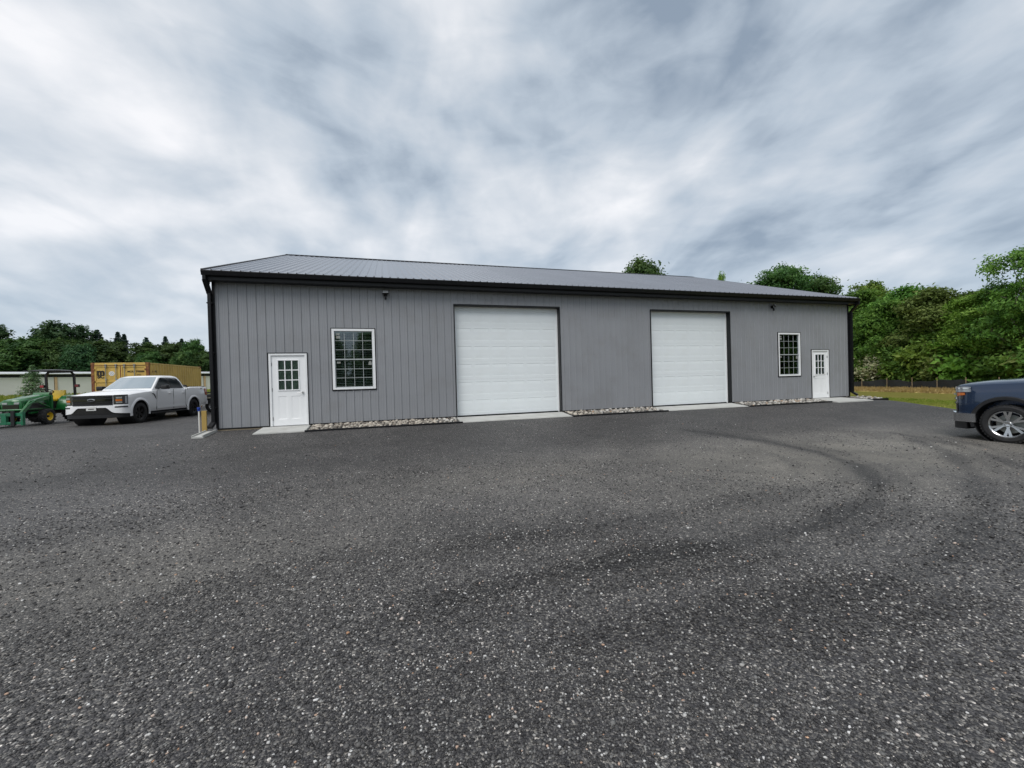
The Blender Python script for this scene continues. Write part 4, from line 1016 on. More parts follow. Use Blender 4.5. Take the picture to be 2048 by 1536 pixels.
        F('plate_print', 'car_black', -.09, .09, .628, .66, .0635, th=.004, parent=pl)
        for s in (-1, 1):
            MB().prism([(-.70, 1.16), (-.80, 1.16), (-.86, 1.02), (-.93, .92), (-.90, 1.04), (-.86, 1.10)], lambda x, z: (x, s*1.012, z), lambda x, z: (x, s*.98, z)).build('fender_vent', 'car_black', root)
            MB().prism([(-.985, .62), (-2.98, .62), (-2.98, .53), (-.99, .53)], lambda x, z: (x, s*1.010, z), lambda x, z: (x, s*.985, z)).build('side_moulding', paint, root)
            # raised wheel-arch lips in body colour
            for ax in (0, -WB):
                k = P['arch']; vs = []; fs = []; m = 24
                for q in range(m+1):
                    an = R(-12)+(math.pi+R(24))*q/m
                    for rr, yy in ((k-.002, .98), (k-.002, 1.024), (k+.05, 1.026), (k+.085, 1.0), (k+.085, .98)): vs.append((ax+rr*math.cos(an), s*yy, P['wr']+.03+rr*math.sin(an)))
                for q in range(m):
                    for j in range(4): fs.append((q*5+j, q*5+j+1, (q+1)*5+j+1, (q+1)*5+j))
                MB().add(vs, fs).build('wheel_arch', paint, root, smooth=60)
        text('bed_decal', '4x4', .13, 'bar', root, (-WB-.66 if True else 0, .990, 1.27), (R(90), 0, R(180)), 'CENTER')
    else:
        gr = F('grille', 'gloss_black', -.70, .70, .74, 1.235, .014)
        for z in (.83, .93, 1.13): F('grille_bar', 'car_black', -.68, .68, z-.022, z+.022, .035, parent=gr)
        F('grille_bar', 'chrome', -.70, .70, 1.015, 1.05, .045, parent=gr)
        e = MB().prism([(-.14, -.02), (-.14, .02), (-.055, .02), (-.045, .045), (.055, .045), (.045, .02), (.14, .02), (.13, -.02), (.055, -.02), (.045, -.045), (-.055, -.045), (-.045, -.02)], lambda y, z: (nx+.055, y, 1.03+z), lambda y, z: (nx+.04, y, 1.03+z)); e.build('emblem', 'yellow', gr)
        for s in (-1, 1):
            lo, hi = sorted((s*.70, s*.990))
            hl = F('headlight', 'lens', lo, hi, lambda y: 1.085+.03*(abs(y)-.7), lambda y: 1.20+.01*abs(y), .012, n=15)
            F('running_lamp', 'chrome', lo, hi, lambda y: 1.155, lambda y: 1.185, .020, n=15, parent=hl)
            lo, hi = sorted((s*.70, s*.965)); F('lower_lamp', 'lens_dark', lo, hi, lambda y: .90+.12*(abs(y)-.7), 1.082, .008, n=13)
            lo, hi = sorted((s*.90, s*.972)); F('turn_signal', 'amber', lo, hi, lambda y: .985+.5*(abs(y)-.9), 1.075, .016, n=9)
            lo, hi = sorted((s*.70, s*.89)); F('lamp_unit', 'lens', lo, hi, .925, .965, .016, n=7)
            lo, hi = sorted((s*.80, s*.90)); F('fog_recess', 'gloss_black', lo, hi, .63, .83, .006, n=7)
            F('fog_trim', 'chrome', lo, hi, .835, .85, .02, n=7)
        F('front_bumper', 'chrome', -.999, .999, lambda y: .42 if abs(y) < .4 else .42, lambda y: .64-.03*smooth01((abs(y)-.7)/.3), .055, th=.10, n=41)
        F('lower_intake', 'car_black', -.60, .60, .44, .56, .065, th=.03)
        F('valance', 'car_black', -.985, .985, .26, .43, .035, th=.30, n=25)
        F('licence_plate', 'plate', -.155, .155, .49, .60, .075, th=.012)
        for s in (-1, 1): MB().box(-.96, -.62, s*.995, s*1.012, 1.14, 1.19, .006).build('fender_badge', 'chrome', root)
    return root

FONT = None
def text(name, s, size, mat, parent, loc, rot, align='LEFT', thick=.002, sx=1., bold=0.):
    cu = bpy.data.curves.new(name, 'FONT'); cu.body = s; cu.size = size; cu.align_x = align; cu.extrude = thick; cu.resolution_u = 3; cu.offset = bold
    o = bpy.data.objects.new(name, cu); COL.objects.link(o)
    dg = bpy.context.evaluated_depsgraph_get(); me = bpy.data.meshes.new_from_object(o.evaluated_get(dg))
    bpy.data.objects.remove(o); bpy.data.curves.remove(cu)
    me.materials.clear(); me.materials.append(M[mat] if isinstance(mat, str) else mat)
    q = link(name, me, parent); q.location = loc; q.rotation_euler = rot; q.scale = (sx, 1, 1)
    return q

pickup(dict(name='pickup_truck', label='white crew cab pickup truck with black grille and black wheels', paint='white_paint', loc=(-5.88, 6.90, -.151), rz=R(-96.6), wb=3.69, rear=1.24, nose=.93,
    hood=1, hoodz=[(-6, 1.405), (-3.25, 1.405), (-3.15, 1.33), (-1.0, 1.33), (-.7, 1.345), (-.2, 1.325), (.3, 1.275), (.65, 1.215), (.85, 1.165), (.93, 1.14)],
    shz=[(-6, 1.40), (-3.25, 1.40), (-3.15, 1.31), (-1.0, 1.285), (-.3, 1.25), (.35, 1.19), (.7, 1.145), (.93, 1.12)], zb=.42, arch=.485, wr=.405, trim=None, rim=.25, rimmat='alloy_black', style='solid',
    roof=1.92, belt=1.36, rail=1.40, handle='white_paint', mirror='car_black', bumper='white_paint', front='white'))
pickup(dict(name='pickup_truck', label='dark blue pickup truck with chrome bumper and silver alloy wheels', paint='blue_paint', loc=(18.10, -7.76, -.50), rz=R(96), wb=3.75, rear=1.2, nose=.93,
    hood=1, hoodz=[(-6, 1.42), (-3.25, 1.42), (-3.15, 1.36), (-1.0, 1.37), (-.7, 1.40), (-.2, 1.40), (.3, 1.365), (.65, 1.325), (.85, 1.27), (.93, 1.235)],
    shz=[(-6, 1.40), (-3.25, 1.40), (-3.15, 1.34), (-1.0, 1.33), (-.3, 1.325), (.35, 1.29), (.7, 1.26), (.93, 1.215)], zb=.40, arch=.505, wr=.410, trim='car_black', rim=.285, rimmat='alloy', style='split',
    roof=1.93, belt=1.39, rail=1.42, handle='chrome', mirror='blue_paint', bumper='chrome', front='blue'))

# ------------------------------------------------------------------ compact tractor with loader
def tractor():
    t = thing('tractor', 'green compact tractor with yellow seat, yellow rims and black roll bar', 'tractor', (-9.45, 8.55, -.135), R(-92))
    G = 'green'
    MB().box(-1.5, .35, -.17, .17, .38, .62, .03).box(.3, .62, -.20, .20, .36, .60, .02).tube([(0, -.5, .33), (0, .5, .33)], .05, 10).tube([(-1.42, -.5, .52), (-1.42, .5, .52)], .08, 10).build('chassis', 'car_black', t)
    # bonnet: sloping, rounded
    rings = []
    for x, w, z in ((.80, .26, .98), (.76, .31, 1.03), (.6, .335, 1.07), (.0, .345, 1.15), (-.45, .35, 1.21), (-.60, .35, 1.225)):
        rings.append([(x, -w, .62), (x, -w-.0, z-.14), (x, -w+.035, z-.05), (x, -w+.10, z-.01), (x, 0, z+.015), (x, w-.10, z-.01), (x, w-.035, z-.05), (x, w, z-.14), (x, w, .62)])
    n = 9; mb = MB().add([p for r_ in rings for p in r_], [(i*n+k, i*n+(k+1) % n, (i+1)*n+(k+1) % n, (i+1)*n+k) for i in range(len(rings)-1) for k in range(n)]+[tuple(range(n)), tuple((len(rings)-1)*n+k for k in range(n))[::-1]])
    h = mb.build('bonnet', G, t, smooth=35)
    for s in (-1, 1):
        MB().prism([(.35, 1.005), (-.50, 1.125), (-.50, 1.065), (.35, .97)], lambda x, z: (x, s*.357, z), lambda x, z: (x, s*.345, z)).build('bonnet_stripe', 'yellow', h)
        MB().box(-.35, .50, s*.343, s*.352, .68, .88).build('side_grille', 'car_black', h)
        l = MB().box(.765, .812, s*.10, s*.26, .86, .935, .012).build('headlight', 'lens', h)
    MB().box(.775, .815, -.25, .25, .60, .85, .01).build('front_grille', 'gloss_black', h)
    MB().prism([(-.58, .64), (-.58, 1.20), (-.66, 1.30), (-.80, 1.28), (-.78, .64)], lambda x, z: (x, -.27, z), lambda x, z: (x, .27, z)).build('dashboard', G, t)
    MB().prism([(-.60, 1.195), (-.67, 1.305), (-.80, 1.285), (-.78, 1.19)], lambda x, z: (x, -.272, z), lambda x, z: (x, .272, z)).build('dash_panel', 'car_black', t)
    # floor, fenders, seat
    MB().box(-1.25, -.55, -.52, .52, .56, .60, .01).build('footplate', G, t)
    for s in (-1, 1):
        poly = [(-.82, .58), (-.86, .80), (-.98, 1.02), (-1.16, 1.14), (-1.45, 1.17), (-1.75, 1.12), (-1.92, .98), (-1.92, .88), (-1.6, .62)]
        lo, hi = s*.36, s*.40
        f = MB().prism(poly, lambda x, z: (x, lo, z), lambda x, z: (x, hi, z)).build('fender', G, t)
        pts = poly[:7]; vs = []; fs = []
        for (x, z) in pts: vs += [(x, s*.38, z), (x, s*.80, z-.01), (x, s*.80, z-.035), (x, s*.38, z-.025)]
        for i in range(len(pts)-1):
            for j in range(4): fs.append((i*4+j, i*4+(j+1) % 4, (i+1)*4+(j+1) % 4, (i+1)*4+j))
        MB().add(vs, fs+[(0, 1, 2, 3), tuple(range(4*len(pts)-4, 4*len(pts)))]).build('fender_top', G, f, smooth=30)
        MB().box(-1.60, -1.5, s*.70, s*.80, 1.14, 1.20, .01).build('fender_lamp', 'amber', f)
    seat = MB().box(-1.52, -1.08, -.24, .24, .92, 1.02, .04).build('seat', 'yellow', t, smooth=50)
    b = MB().box(-.05, .05, -.235, .235, 0, .42, .045).build('seat_back', 'yellow', seat, smooth=50); b.location = (-1.50, 0, .98); b.rotation_euler = (0, R(-14), 0)
    MB().box(-1.5, -1.1, -.17, .17, .62, .92).build('seat_base', 'car_black', t)
    # steering wheel
    w = MB(); N1, N2 = 28, 8; rr, r2 = .20, .016; vs = []; fs = []
    for i in range(N1):
        a = 2*math.pi*i/N1
        for j in range(N2):
            c = 2*math.pi*j/N2; vs.append(((rr+r2*math.cos(c))*math.cos(a), (rr+r2*math.cos(c))*math.sin(a), r2*math.sin(c)))
    for i in range(N1):
        for j in range(N2): fs.append((i*N2+j, ((i+1) % N1)*N2+j, ((i+1) % N1)*N2+(j+1) % N2, i*N2+(j+1) % N2))
    w.add(vs, fs)
    for k in range(3): a = 2*math.pi*k/3; w.beam((0, 0, -.02), (.19*math.cos(a), .19*math.sin(a), 0), .03, .012)
    w.lathe([(0, -.04), (.04, -.03), (.04, .0), (0, .01)], 14, 'Z')
    q = w.build('steering_wheel', 'car_black', t, smooth=50); q.location = (-.93, 0, 1.36); q.rotation_euler = (0, R(-28), 0)
    MB().tube([(-.74, 0, 1.22), (-.92, 0, 1.34)], .025, 8).build('steering_column', 'car_black', t)
    # roll bar with canopy
    r_ = MB()
    for s in (-1, 1): r_.beam((-1.70, s*.50, .75), (-1.66, s*.50, 2.10), .075, .06); r_.beam((-1.66, s*.50, 2.06), (-1.66, s*.40, 2.19), .075, .06)
    r_.beam((-1.66, -.42, 2.18), (-1.66, .42, 2.18), .075, .06); r_.build('roll_bar', 'car_black', t)
    for s in (-1, 1):
        l = MB().box(-1.68, -1.60, s*.54, s*.70, 1.50, 1.63, .012).build('hazard_lamp', 'car_black', t)
        MB().box(-1.602, -1.590, s*.555, s*.685, 1.515, 1.615, .008).build('lamp_lens', 'red', l)
    c = MB(); n = 9; top = []; bot = []
    for i in range(7):
        for j in range(n):
            x = -1.95+1.35*i/6; y = -.55+1.10*j/(n-1); ex = min(i, 6-i)/3; ey = min(j, n-1-j)/4; z = 2.235+.05*min(1, ex*1.6)*min(1, ey*1.6)**.5
            top.append((x, y, z)); bot.append((x, y, z-.03))
    P0 = [top[i*n:(i+1)*n] for i in range(7)]; P1 = [bot[i*n:(i+1)*n] for i in range(7)]
    c.grid(P0, P1).build('canopy', 'car_black', t, smooth=40)
    # wheels
    for (x, y, rad, rim, w_, nl) in ((0, .58, .325, .17, .24, 16), (-1.42, .62, .53, .30, .34, 22)):
        for s in (-1, 1):
            mb = MB().lathe([(rim, -w_*.45), (rim+.03, -w_*.5), (rad-.06, -w_*.5), (rad-.025, -w_*.4), (rad-.025, w_*.4), (rad-.06, w_*.5), (rim+.03, w_*.5), (rim, w_*.45)], 36, 'Y', close=True)
            for k in range(nl):
                for hs in (-1, 1):
                    a = 2*math.pi*(k+(.5 if hs > 0 else 0))/nl; vs = []
                    for r3 in (rad-.03, rad):
                        for (yy, da) in ((hs*.02, .14), (hs*w_*.47, -.05)):
                            for dd in (-.045, .045): vs.append((r3*math.cos(a+da+dd), yy, r3*math.sin(a+da+dd)))
                    mb.add(vs, [(0, 1, 3, 2), (4, 6, 7, 5), (0, 4, 5, 1), (2, 3, 7, 6), (0, 2, 6, 4), (1, 5, 7, 3)])
            wh = mb.build('wheel', 'rubber', t, smooth=30); wh.location = (x, s*y, rad)
            f = s*w_*.42
            MB().lathe([(rim*1.05, -f), (rim*1.02, f*.9), (rim*1.08, f), (rim*1.0, f*1.02), (rim*.92, f*.9), (rim*.86, f*.25), (rim*.55, f*.1), (rim*.42, f*.3), (0, f*.3), (0, f*.0), (rim*.9, -f)], 32, 'Y').build('rim', 'yellow', wh, smooth=40)
            MB().lathe([(0, f*.75), (rim*.20, f*.72), (rim*.30, f*.5), (rim*.30, f*.3), (0, f*.3)], 16, 'Y').build('hub', 'car_black', wh, smooth=40)
    # loader: masts, boom, cross tube, carrier with fork frame low in front
    for s in (-1, 1):
        MB().beam((-.45, s*.42, .40), (-.45, s*.44, 1.18), .10, .08).beam((-.45, s*.36, .55), (.45, s*.34, .50), .10, .07).build('loader_mast', G, t)
        bm_ = MB().beam((-.45, s*.42, 1.12), (.55, s*.42, .92), .06, .13).beam((.50, s*.42, .95), (1.05, s*.42, .38), .06, .14).build('loader_arm', G, t)
        MB().tube([(-.30, s*.46, .70), (.15, s*.46, .88)], .030, 8).tube([(.1, s*.46, .86), (.42, s*.45, .98)], .017, 8).build('lift_cylinder', G, bm_, smooth=40)
        MB().tube([(.35, s*.49, 1.02), (.75, s*.49, .82)], .028, 8).tube([(.72, s*.49, .83), (1.05, s*.49, .55)], .016, 8).build('tilt_cylinder', G, bm_, smooth=40)
    MB().tube([(.80, -.42, .64), (.80, .42, .64)], .045, 10).build('cross_tube', G, t, smooth=40)
    q = MB().box(1.06, 1.12, -.55, .55, .42, .54, .01).box(1.06, 1.12, -.55, .55, .10, .20, .01).box(1.03, 1.15, -.60, -.53, .06, .58, .01).box(1.03, 1.15, .53, .60, .06, .58, .01).box(1.02, 1.13, -.08, .08, .1, .5, .01)
    q.build('carrier_frame', 'green2', t)
    for y in (-.28, .30):
        MB().box(1.13, 1.18, y-.055, y+.055, .03, .62, .008).box(1.16, 1.95, y-.055, y+.055, .02, .06, .006).build('fork', 'car_black', t)
    MB().tube([(.70, -.30, .48), (.72, -.34, .80), (.60, -.27, .98)], .016, 6).tube([(.70, .30, .48), (.72, .34, .80), (.60, .27, .98)], .016, 6).tube([(.72, -.34, .80), (.72, .34, .80)], .014, 6).tube([(.71, -.33, .64), (.71, .33, .64)], .014, 6).build('brush_guard', G, t, smooth=40)
    return t
tractor()

# ------------------------------------------------------------------ shipping container
def container():
    t = thing('shipping_container', 'yellow corrugated shipping container with rusty frame and four lock bars on its doors', 'shipping container', (-9.768, 12.925, -.10), R(-91.1))
    L_, W_, H_ = 6.058, 2.438, 2.69
    fr = [('corner_post', (-.11, 0, 0, .13, .10, H_-.11)), ('corner_post', (-.11, 0, W_-.13, W_, .10, H_-.11)), ('corner_post', (-L_, -L_+.12, 0, .13, .10, H_-.11)), ('corner_post', (-L_, -L_+.12, W_-.13, W_, .10, H_-.11))]
    for n_, b in fr: MB().box(*b, .008).build(n_, 'rust' if b[0] > -1 else 'cont', t)
    MB().box(-.10, 0, .13, W_-.13, H_-.13, H_, .01).build('door_header', 'cont', t)
    MB().box(-.06, .002, .13, W_-.13, H_-.155, H_-.131).build('header_gasket', 'rust', t)
    MB().box(-.10, 0, .13, W_-.13, 0, .14, .01).build('door_sill', 'rust', t)
    for x in (-.17, -L_):
        for y in (-.004, W_-.158):
            for z in (0, H_-.112): MB().box(x, x+.178, y, y+.162, z, z+.118, .012).build('corner_casting', 'rust', t)
    for y in (0.01, W_-.07):
        MB().box(-L_+.15, -.15, y, y+.06, H_-.075, H_-.01).build('top_rail', 'cont', t); MB().box(-L_+.15, -.15, y, y+.06, .02, .16).build('bottom_rail', 'cont', t)
    # corrugated side walls and end
    def corr(x0, x1, y, sgn, along='x'):
        pitch = .278; pts = []; x = x0
        while x < x1-.01:
            for d, o in ((0, 0), (.072, 0), (.140, .036), (.210, .036), (.278, 0)):
                if x+d <= x1: pts.append((x+d, o))
            x += pitch
        vs = []; 
        for (a, o) in pts:
            yy = y-sgn*o
            vs += [(a, yy, .16), (a, yy, H_-.075)] if along == 'x' else [(y-sgn*o, a, .16), (y-sgn*o, a, H_-.075)]
        m = len(pts); inner = [((v[0], v[1]-sgn*.004, v[2]) if along == 'x' else (v[0]-sgn*.004, v[1], v[2])) for v in vs]
        return MB().add(vs+inner, [(2*i, 2*i+2, 2*i+3, 2*i+1) for i in range(m-1)]+[(2*m+2*i, 2*m+2*i+1, 2*m+2*i+3, 2*m+2*i+2) for i in range(m-1)])
    corr(-L_+.12, -.11, W_-.02, 1).build('side_wall', 'cont', t); corr(-L_+.12, -.11, .02, -1).build('side_wall', 'cont', t); corr(.13, W_-.13, -L_+.02, -1, 'y').build('end_wall', 'cont', t)
    MB().box(-L_+.02, -.02, .02, W_-.02, H_-.04, H_-.012).build('roof', 'cont', t)
    # doors with three recessed fields, lock bars, hinges
    for (y0, y1) in ((.135, W_/2-.018), (W_/2+.018, W_-.135)):
        d = MB().box(-.075, -.035, y0, y1, .15, H_-.16).build('door', 'cont', t)
        w = y1-y0
        zs_ = [.15, .22, .92, .99, 1.69, 1.76, H_-.23, H_-.16]
        for a, b in ((0, 1), (2, 3), (4, 5), (6, 7)): MB().box(-.036, -.012, y0, y1, zs_[a], zs_[b], .006).build('door_rail', 'cont', d)
        for (ya, yb) in ((y0, y0+.06), (y1-.06, y1)):
            for a, b in ((1, 2), (3, 4), (5, 6)): MB().box(-.036, -.012, ya, yb, zs_[a], zs_[b]).build('door_stile', 'cont', d)
        for f in ((.45, .85) if y0 < 1 else (.15, .55)):
            y = y0+w*f
            q = MB().tube([(.018, y, .10), (.018, y, H_-.09)], .017, 10).build('lock_bar', 'bar', t, smooth=40)
            for z in (.16, .75, 1.25, 1.85, H_-.2): MB().box(-.01, .036, y-.035, y+.035, z-.035, z+.035, .006).build('bar_bracket', 'bar', q)
            MB().box(-.005, .04, y-.05, y+.05, H_-.125, H_-.075, .006).build('cam_keeper', 'bar', q)
            MB().beam((.045, y, 1.10), (.045, y+.30*(1 if f < .5 else -1), 1.06), .03, .012).build('handle', 'bar', q)
        hy = y0-.0 if y0 < 1 else y1
        for z in (.35, .95, 1.75, H_-.35): MB().box(-.02, .02, hy-.05, hy+.03, z-.04, z+.04, .008).build('hinge', 'rust', d)
    MB().box(-.06, -.004, W_/2-.018, W_/2+.018, .15, H_-.16).build('centre_gasket', 'rust', t)
    rot = (R(90), 0, R(90))
    text('company_logo', 'm', .42, 'ink', t, (-.026, .225, 2.085), rot, thick=.004, sx=1.0, bold=.022)
    text('company_logo', 'SC', .215, 'ink', t, (-.026, .24, 1.92), rot, thick=.004, sx=1.12, bold=.012)
    MB().lathe([(0, .002), (.12, .002), (.12, -.008), (0, -.008)], 28, 'X', (-.030, .84, 2.14)).build('round_sticker', 'sticker', t)
    MB().lathe([(.062, .0045), (.075, .0045), (.075, .0), (.062, .0)], 28, 'X', (-.030, .84, 2.14), close=True).lathe([(0, .0045), (.02, .0045), (.02, .0)], 12, 'X', (-.030, .84, 2.14)).build('sticker_mark', 'bar', t)
    text('container_number', 'MCIU  792088', .125, 'ink', t, (-.026, 1.50, 2.19), rot, thick=.003, sx=.98, bold=.003)
    text('container_code', '22G1', .085, 'ink', t, (-.026, 1.90, 2.04), rot, thick=.003)
    text('side_number', 'MC', .16, 'ink', t, (-.60, W_-.012, 2.18), (R(90), 0, R(180)), thick=.003)
    for k, z in enumerate((2.18, 2.0)): MB().box(-.30-.12, -.30, W_-.022, W_-.010, z, z+.03).box(-.30-.12, -.39, W_-.022, W_-.010, z, z+.12).build('tie_ring', 'rust', t) if k == 0 else None
container()

# ------------------------------------------------------------------ flatbed trailer behind the white truck
def trailer():
    t = thing('utility_trailer', 'black utility trailer with pale board deck parked between the white truck and the building', 'trailer', (-3.9, 13.2, -.13), R(2))
    MB().box(-2.1, 2.1, -.9, -.82, .62, .74).box(-2.1, 2.1, .82, .9, .62, .74).box(-2.1, -2.02, -.82, .82, .62, .74).box(2.02, 2.1, -.82, .82, .62, .74).build('frame', 'car_black', t)
    for k in range(8): MB().box(-2.0, 2.0, -.80+k*.2, -.80+k*.2+.19, .742, .78).build('deck_board', 'deckwood', t)
    MB().box(-2.1, 2.1, -.9, -.85, 1.02, 1.08).box(-2.1, 2.1, .85, .9, 1.02, 1.08).build('side_rail', 'car_black', t)
    for x in (-2.07, -1.05, 0, 1.05, 2.07):
        for y in (-.875, .875): MB().box(x-.025, x+.025, y-.02, y+.02, .74, 1.02).build('stake_post', 'car_black', t)
    MB().box(-1.5, 1.2, -.5, .45, .78, .98, .03).build('load_box', 'car_black', t)
    for x in (-.4, .4):
        for s in (-1, 1):
            w = MB().lathe([(.19, -.09), (.33, -.10), (.355, -.06), (.355, .06), (.33, .10), (.19, .09)], 28, 'Y', close=True).build('wheel', 'rubber', t, smooth=40); w.location = (x, s*.98, .355)
            MB().lathe([(0, .03*s), (.14, .03*s), (.19, .08*s), (.19, -.08*s)], 20, 'Y').build('rim', 'alloy', w, smooth=40)
    for s in (-1, 1): MB().box(-.85, .85, s*.90, s*1.12, .74, .77).build('mudguard', 'car_black', t)
    MB().beam((2.05, -.6, .6), (3.2, 0, .5), .08, .1).beam((2.05, .6, .6), (3.2, 0, .5), .08, .1).tube([(3.1, 0, 0.02), (3.1, 0, .8)], .03, 8).build('drawbar', 'car_black', t)
trailer()

# ------------------------------------------------------------------ long low shed beyond the field
def shed():
    P, Q = Vector((-62, 50.8)), Vector((-12, 84.6))
    ang = math.atan2((Q-P).y, (Q-P).x); L_ = (Q-P).length
    t = thing('long_shed', 'long low shed with pale curtain walls and tan posts behind the field', 'shed', (P.x, P.y, 1.0), ang)
    Hh = 2.85; n = int(L_/5.6)
    for k in range(n):
        x0 = k*L_/n; x1 = (k+1)*L_/n
        MB().box(x0+.28, x1-.05, .02, .08, -.6, Hh-.44).build('curtain_panel', 'cream', t)
        MB().box(x0-.0, x0+.28, -.06, .12, -.6, Hh-.42).build('wall_post', 'tan', t)
    MB().box(0, L_, .3, .36, -.6, Hh).build('eave_shade_sheet', 'shed_dark', t)  # dark sheet: the shade of the open eave is put into its colour
    MB().box(-.3, L_+.3, -.45, -.36, Hh+.02, Hh+.11).build('roof_edge', 'shed_roof', t)
    MB().prism([(-.36, Hh), (-.36, Hh+.03), (5.5, Hh+.55), (11.4, Hh+.03), (11.4, Hh)], lambda y, z: (-.3, y, z), lambda y, z: (L_+.3, y, z)).build('roof', 'shed_roof', t)
    MB().box(0, L_, 11.0, 11.1, -.6, Hh).box(0, .1, .36, 11, -.6, Hh).box(L_-.1, L_, .36, 11, -.6, Hh).build('back_wall', 'cream', t)
    MB().box(L_*.255, L_*.255+.9, -.02, .02, -.6, Hh-.45).build('wall_door', 'bar', t)
shed()

# silt fence along the foot of the right-hand wood
def silt():
    t = thing('silt_fence', 'low black silt fence along the foot of the right-hand trees', 'fence', (42.7, 5.0, -.36), -math.atan(.276))
    ys_ = np.linspace(-24, 36, 31); vs = []; fs = []
    for i, y in enumerate(np.linspace(-24, 36, 121)):
        x = .25*math.sin(y*.5)+.1*math.sin(y*2.3); h = .62+.08*math.sin(y*1.3)+.05*math.sin(y*4.1)
        vs += [(x, y, -.1), (x+.05*math.sin(y*3), y, h), (x+.012, y, -.1), (x+.012+.05*math.sin(y*3), y, h)]
    for i in range(120): a = i*4; fs += [(a, a+4, a+5, a+1), (a+2, a+3, a+7, a+6), (a+1, a+5, a+7, a+3)]
    MB().add(vs, fs).build('fence_fabric', 'fabric', t)
    for y in ys_: x = .25*math.sin(y*.5)+.1*math.sin(y*2.3); MB().box(x-.07, x-.03, y-.02, y+.02, -.2, .85).build('fence_stake', 'stake', t)
silt()

# ------------------------------------------------------------------ vegetation
def leaves(centres, outward, size, n, spread, flat=.55):
    """n leaf faces (folded pairs of triangles) around each clump centre"""
    m = len(centres)*n
    C = np.repeat(centres, n, 0)+rng.normal(0, 1, (m, 3))*np.repeat(spread, n, 0)
    O = np.repeat(outward, n, 0)
    nrm = O*.7+rng.normal(0, .6, (m, 3))+np.array([0, 0, flat]); nrm /= np.linalg.norm(nrm, axis=1)[:, None]
    a = np.cross(nrm, rng.normal(0, 1, (m, 3))); a /= np.linalg.norm(a, axis=1)[:, None]; b = np.cross(nrm, a)
    s = (size*rng.uniform(.6, 1.35, m))[:, None]
    V = np.stack([C-a*s, C-b*s*.5+nrm*s*.14, C+a*s, C+b*s*.5+nrm*s*.14], 1)
    i = np.arange(m)*4
    F = np.concatenate([np.stack([i, i+1, i+2], 1), np.stack([i, i+2, i+3], 1)])
    return V.reshape(-1, 3), F
def crown_mesh(name, mat, blobs, clumps, n, size, spread, squash=.8):
    cs = []; os_ = []
    tot = sum(b[3]**2 for b in blobs)
    for (x, y, z, r) in blobs:
        k = max(6, int(clumps*r*r/tot)); d = rng.normal(0, 1, (k, 3)); d /= np.linalg.norm(d, axis=1)[:, None]
        rad = r*rng.uniform(.55, 1.08, k)**.6
        lump = 1+.16*np.sin(d[:, 0]*5+x*3)+.14*np.sin(d[:, 2]*7+y*5)
        c = d*(rad*lump)[:, None]; c[:, 2] *= squash; cs.append(c+np.array([x, y, z])); os_.append(d)
    # sprigs that stick out of the outline
    for (x, y, z, r) in blobs:
        for _ in range(7):
            d = rng.normal(0, 1, 3)+np.array([0, 0, .9]); d /= np.linalg.norm(d); L_ = r*rng.uniform(.15, .55)
            k = 6; t = np.linspace(0, 1, k)[:, None]; cs.append(np.array([x, y, z])+d*(r*np.array([1, 1, squash]))*.95+d*L_*t+np.array([0, 0, -.06])*t*t); os_.append(np.repeat(d[None], k, 0))
    C = np.concatenate(cs); O = np.concatenate(os_)
    V, F = leaves(C, O, size, n, np.full((len(C), 1), spread)*np.array([[1, 1, .6]]))
    return np_mesh(name, V, F, M[mat])
def trunk_mesh(h, r, blobs, mat, lean=.0):
    mb = MB(); pts = [(0, 0, -.4)]; k = 6
    for i in range(1, k+1): pts.append((lean*h*i/k+random.uniform(-.03, .03)*h*.3, random.uniform(-.03, .03)*h*.3, h*.85*i/k))
    rads = [r*1.35]+[r*(1-.75*i/k) for i in range(1, k+1)]
    mb.tube(pts, rads, 8)
    for (x, y, z, rr) in blobs:
        j = max(1, min(k, int(z/h*k*.65))); p = Vector(pts[j]); q = Vector((x, y, z)); m = (p+q)/2+Vector((random.uniform(-.2, .2), random.uniform(-.2, .2), random.uniform(-.1, .4)))
        r0 = rads[j]*.55; mb.tube([p, m, q, q+Vector((random.uniform(-.3, .3), random.uniform(-.3, .3), rr*.6))], [r0, r0*.6, r0*.3, r0*.1], 5)
        for _ in range(3):
            d = Vector((random.gauss(0, 1), random.gauss(0, 1), random.gauss(.3, .6))).normalized()*rr*.9; mb.tube([q, q+d*.5+Vector((0, 0, .1)), q+d], [r0*.3, r0*.18, r0*.05], 4)
    me = mb.mesh('trunk', M[mat]); me.polygons.foreach_set('use_smooth', [True]*len(me.polygons)); return me
def rblobs(h, w, k, zlo=.35, top=1.):
    """blob centres for a broadleaf crown of height h, half width w"""
    out = []
    for i in range(k):
        t = (i+.5)/k; z = h*(zlo+(top-zlo)*t*.90); prof = math.sin(math.pi*min(1, .18+.80*t))**.6
        a = i*2.4+random.uniform(-.5, .5); rr = w*prof*random.uniform(.35, .75)
        out.append((rr*math.cos(a), rr*math.sin(a), z, w*random.uniform(.30, .50)*(1.1-.35*t)))
    return out
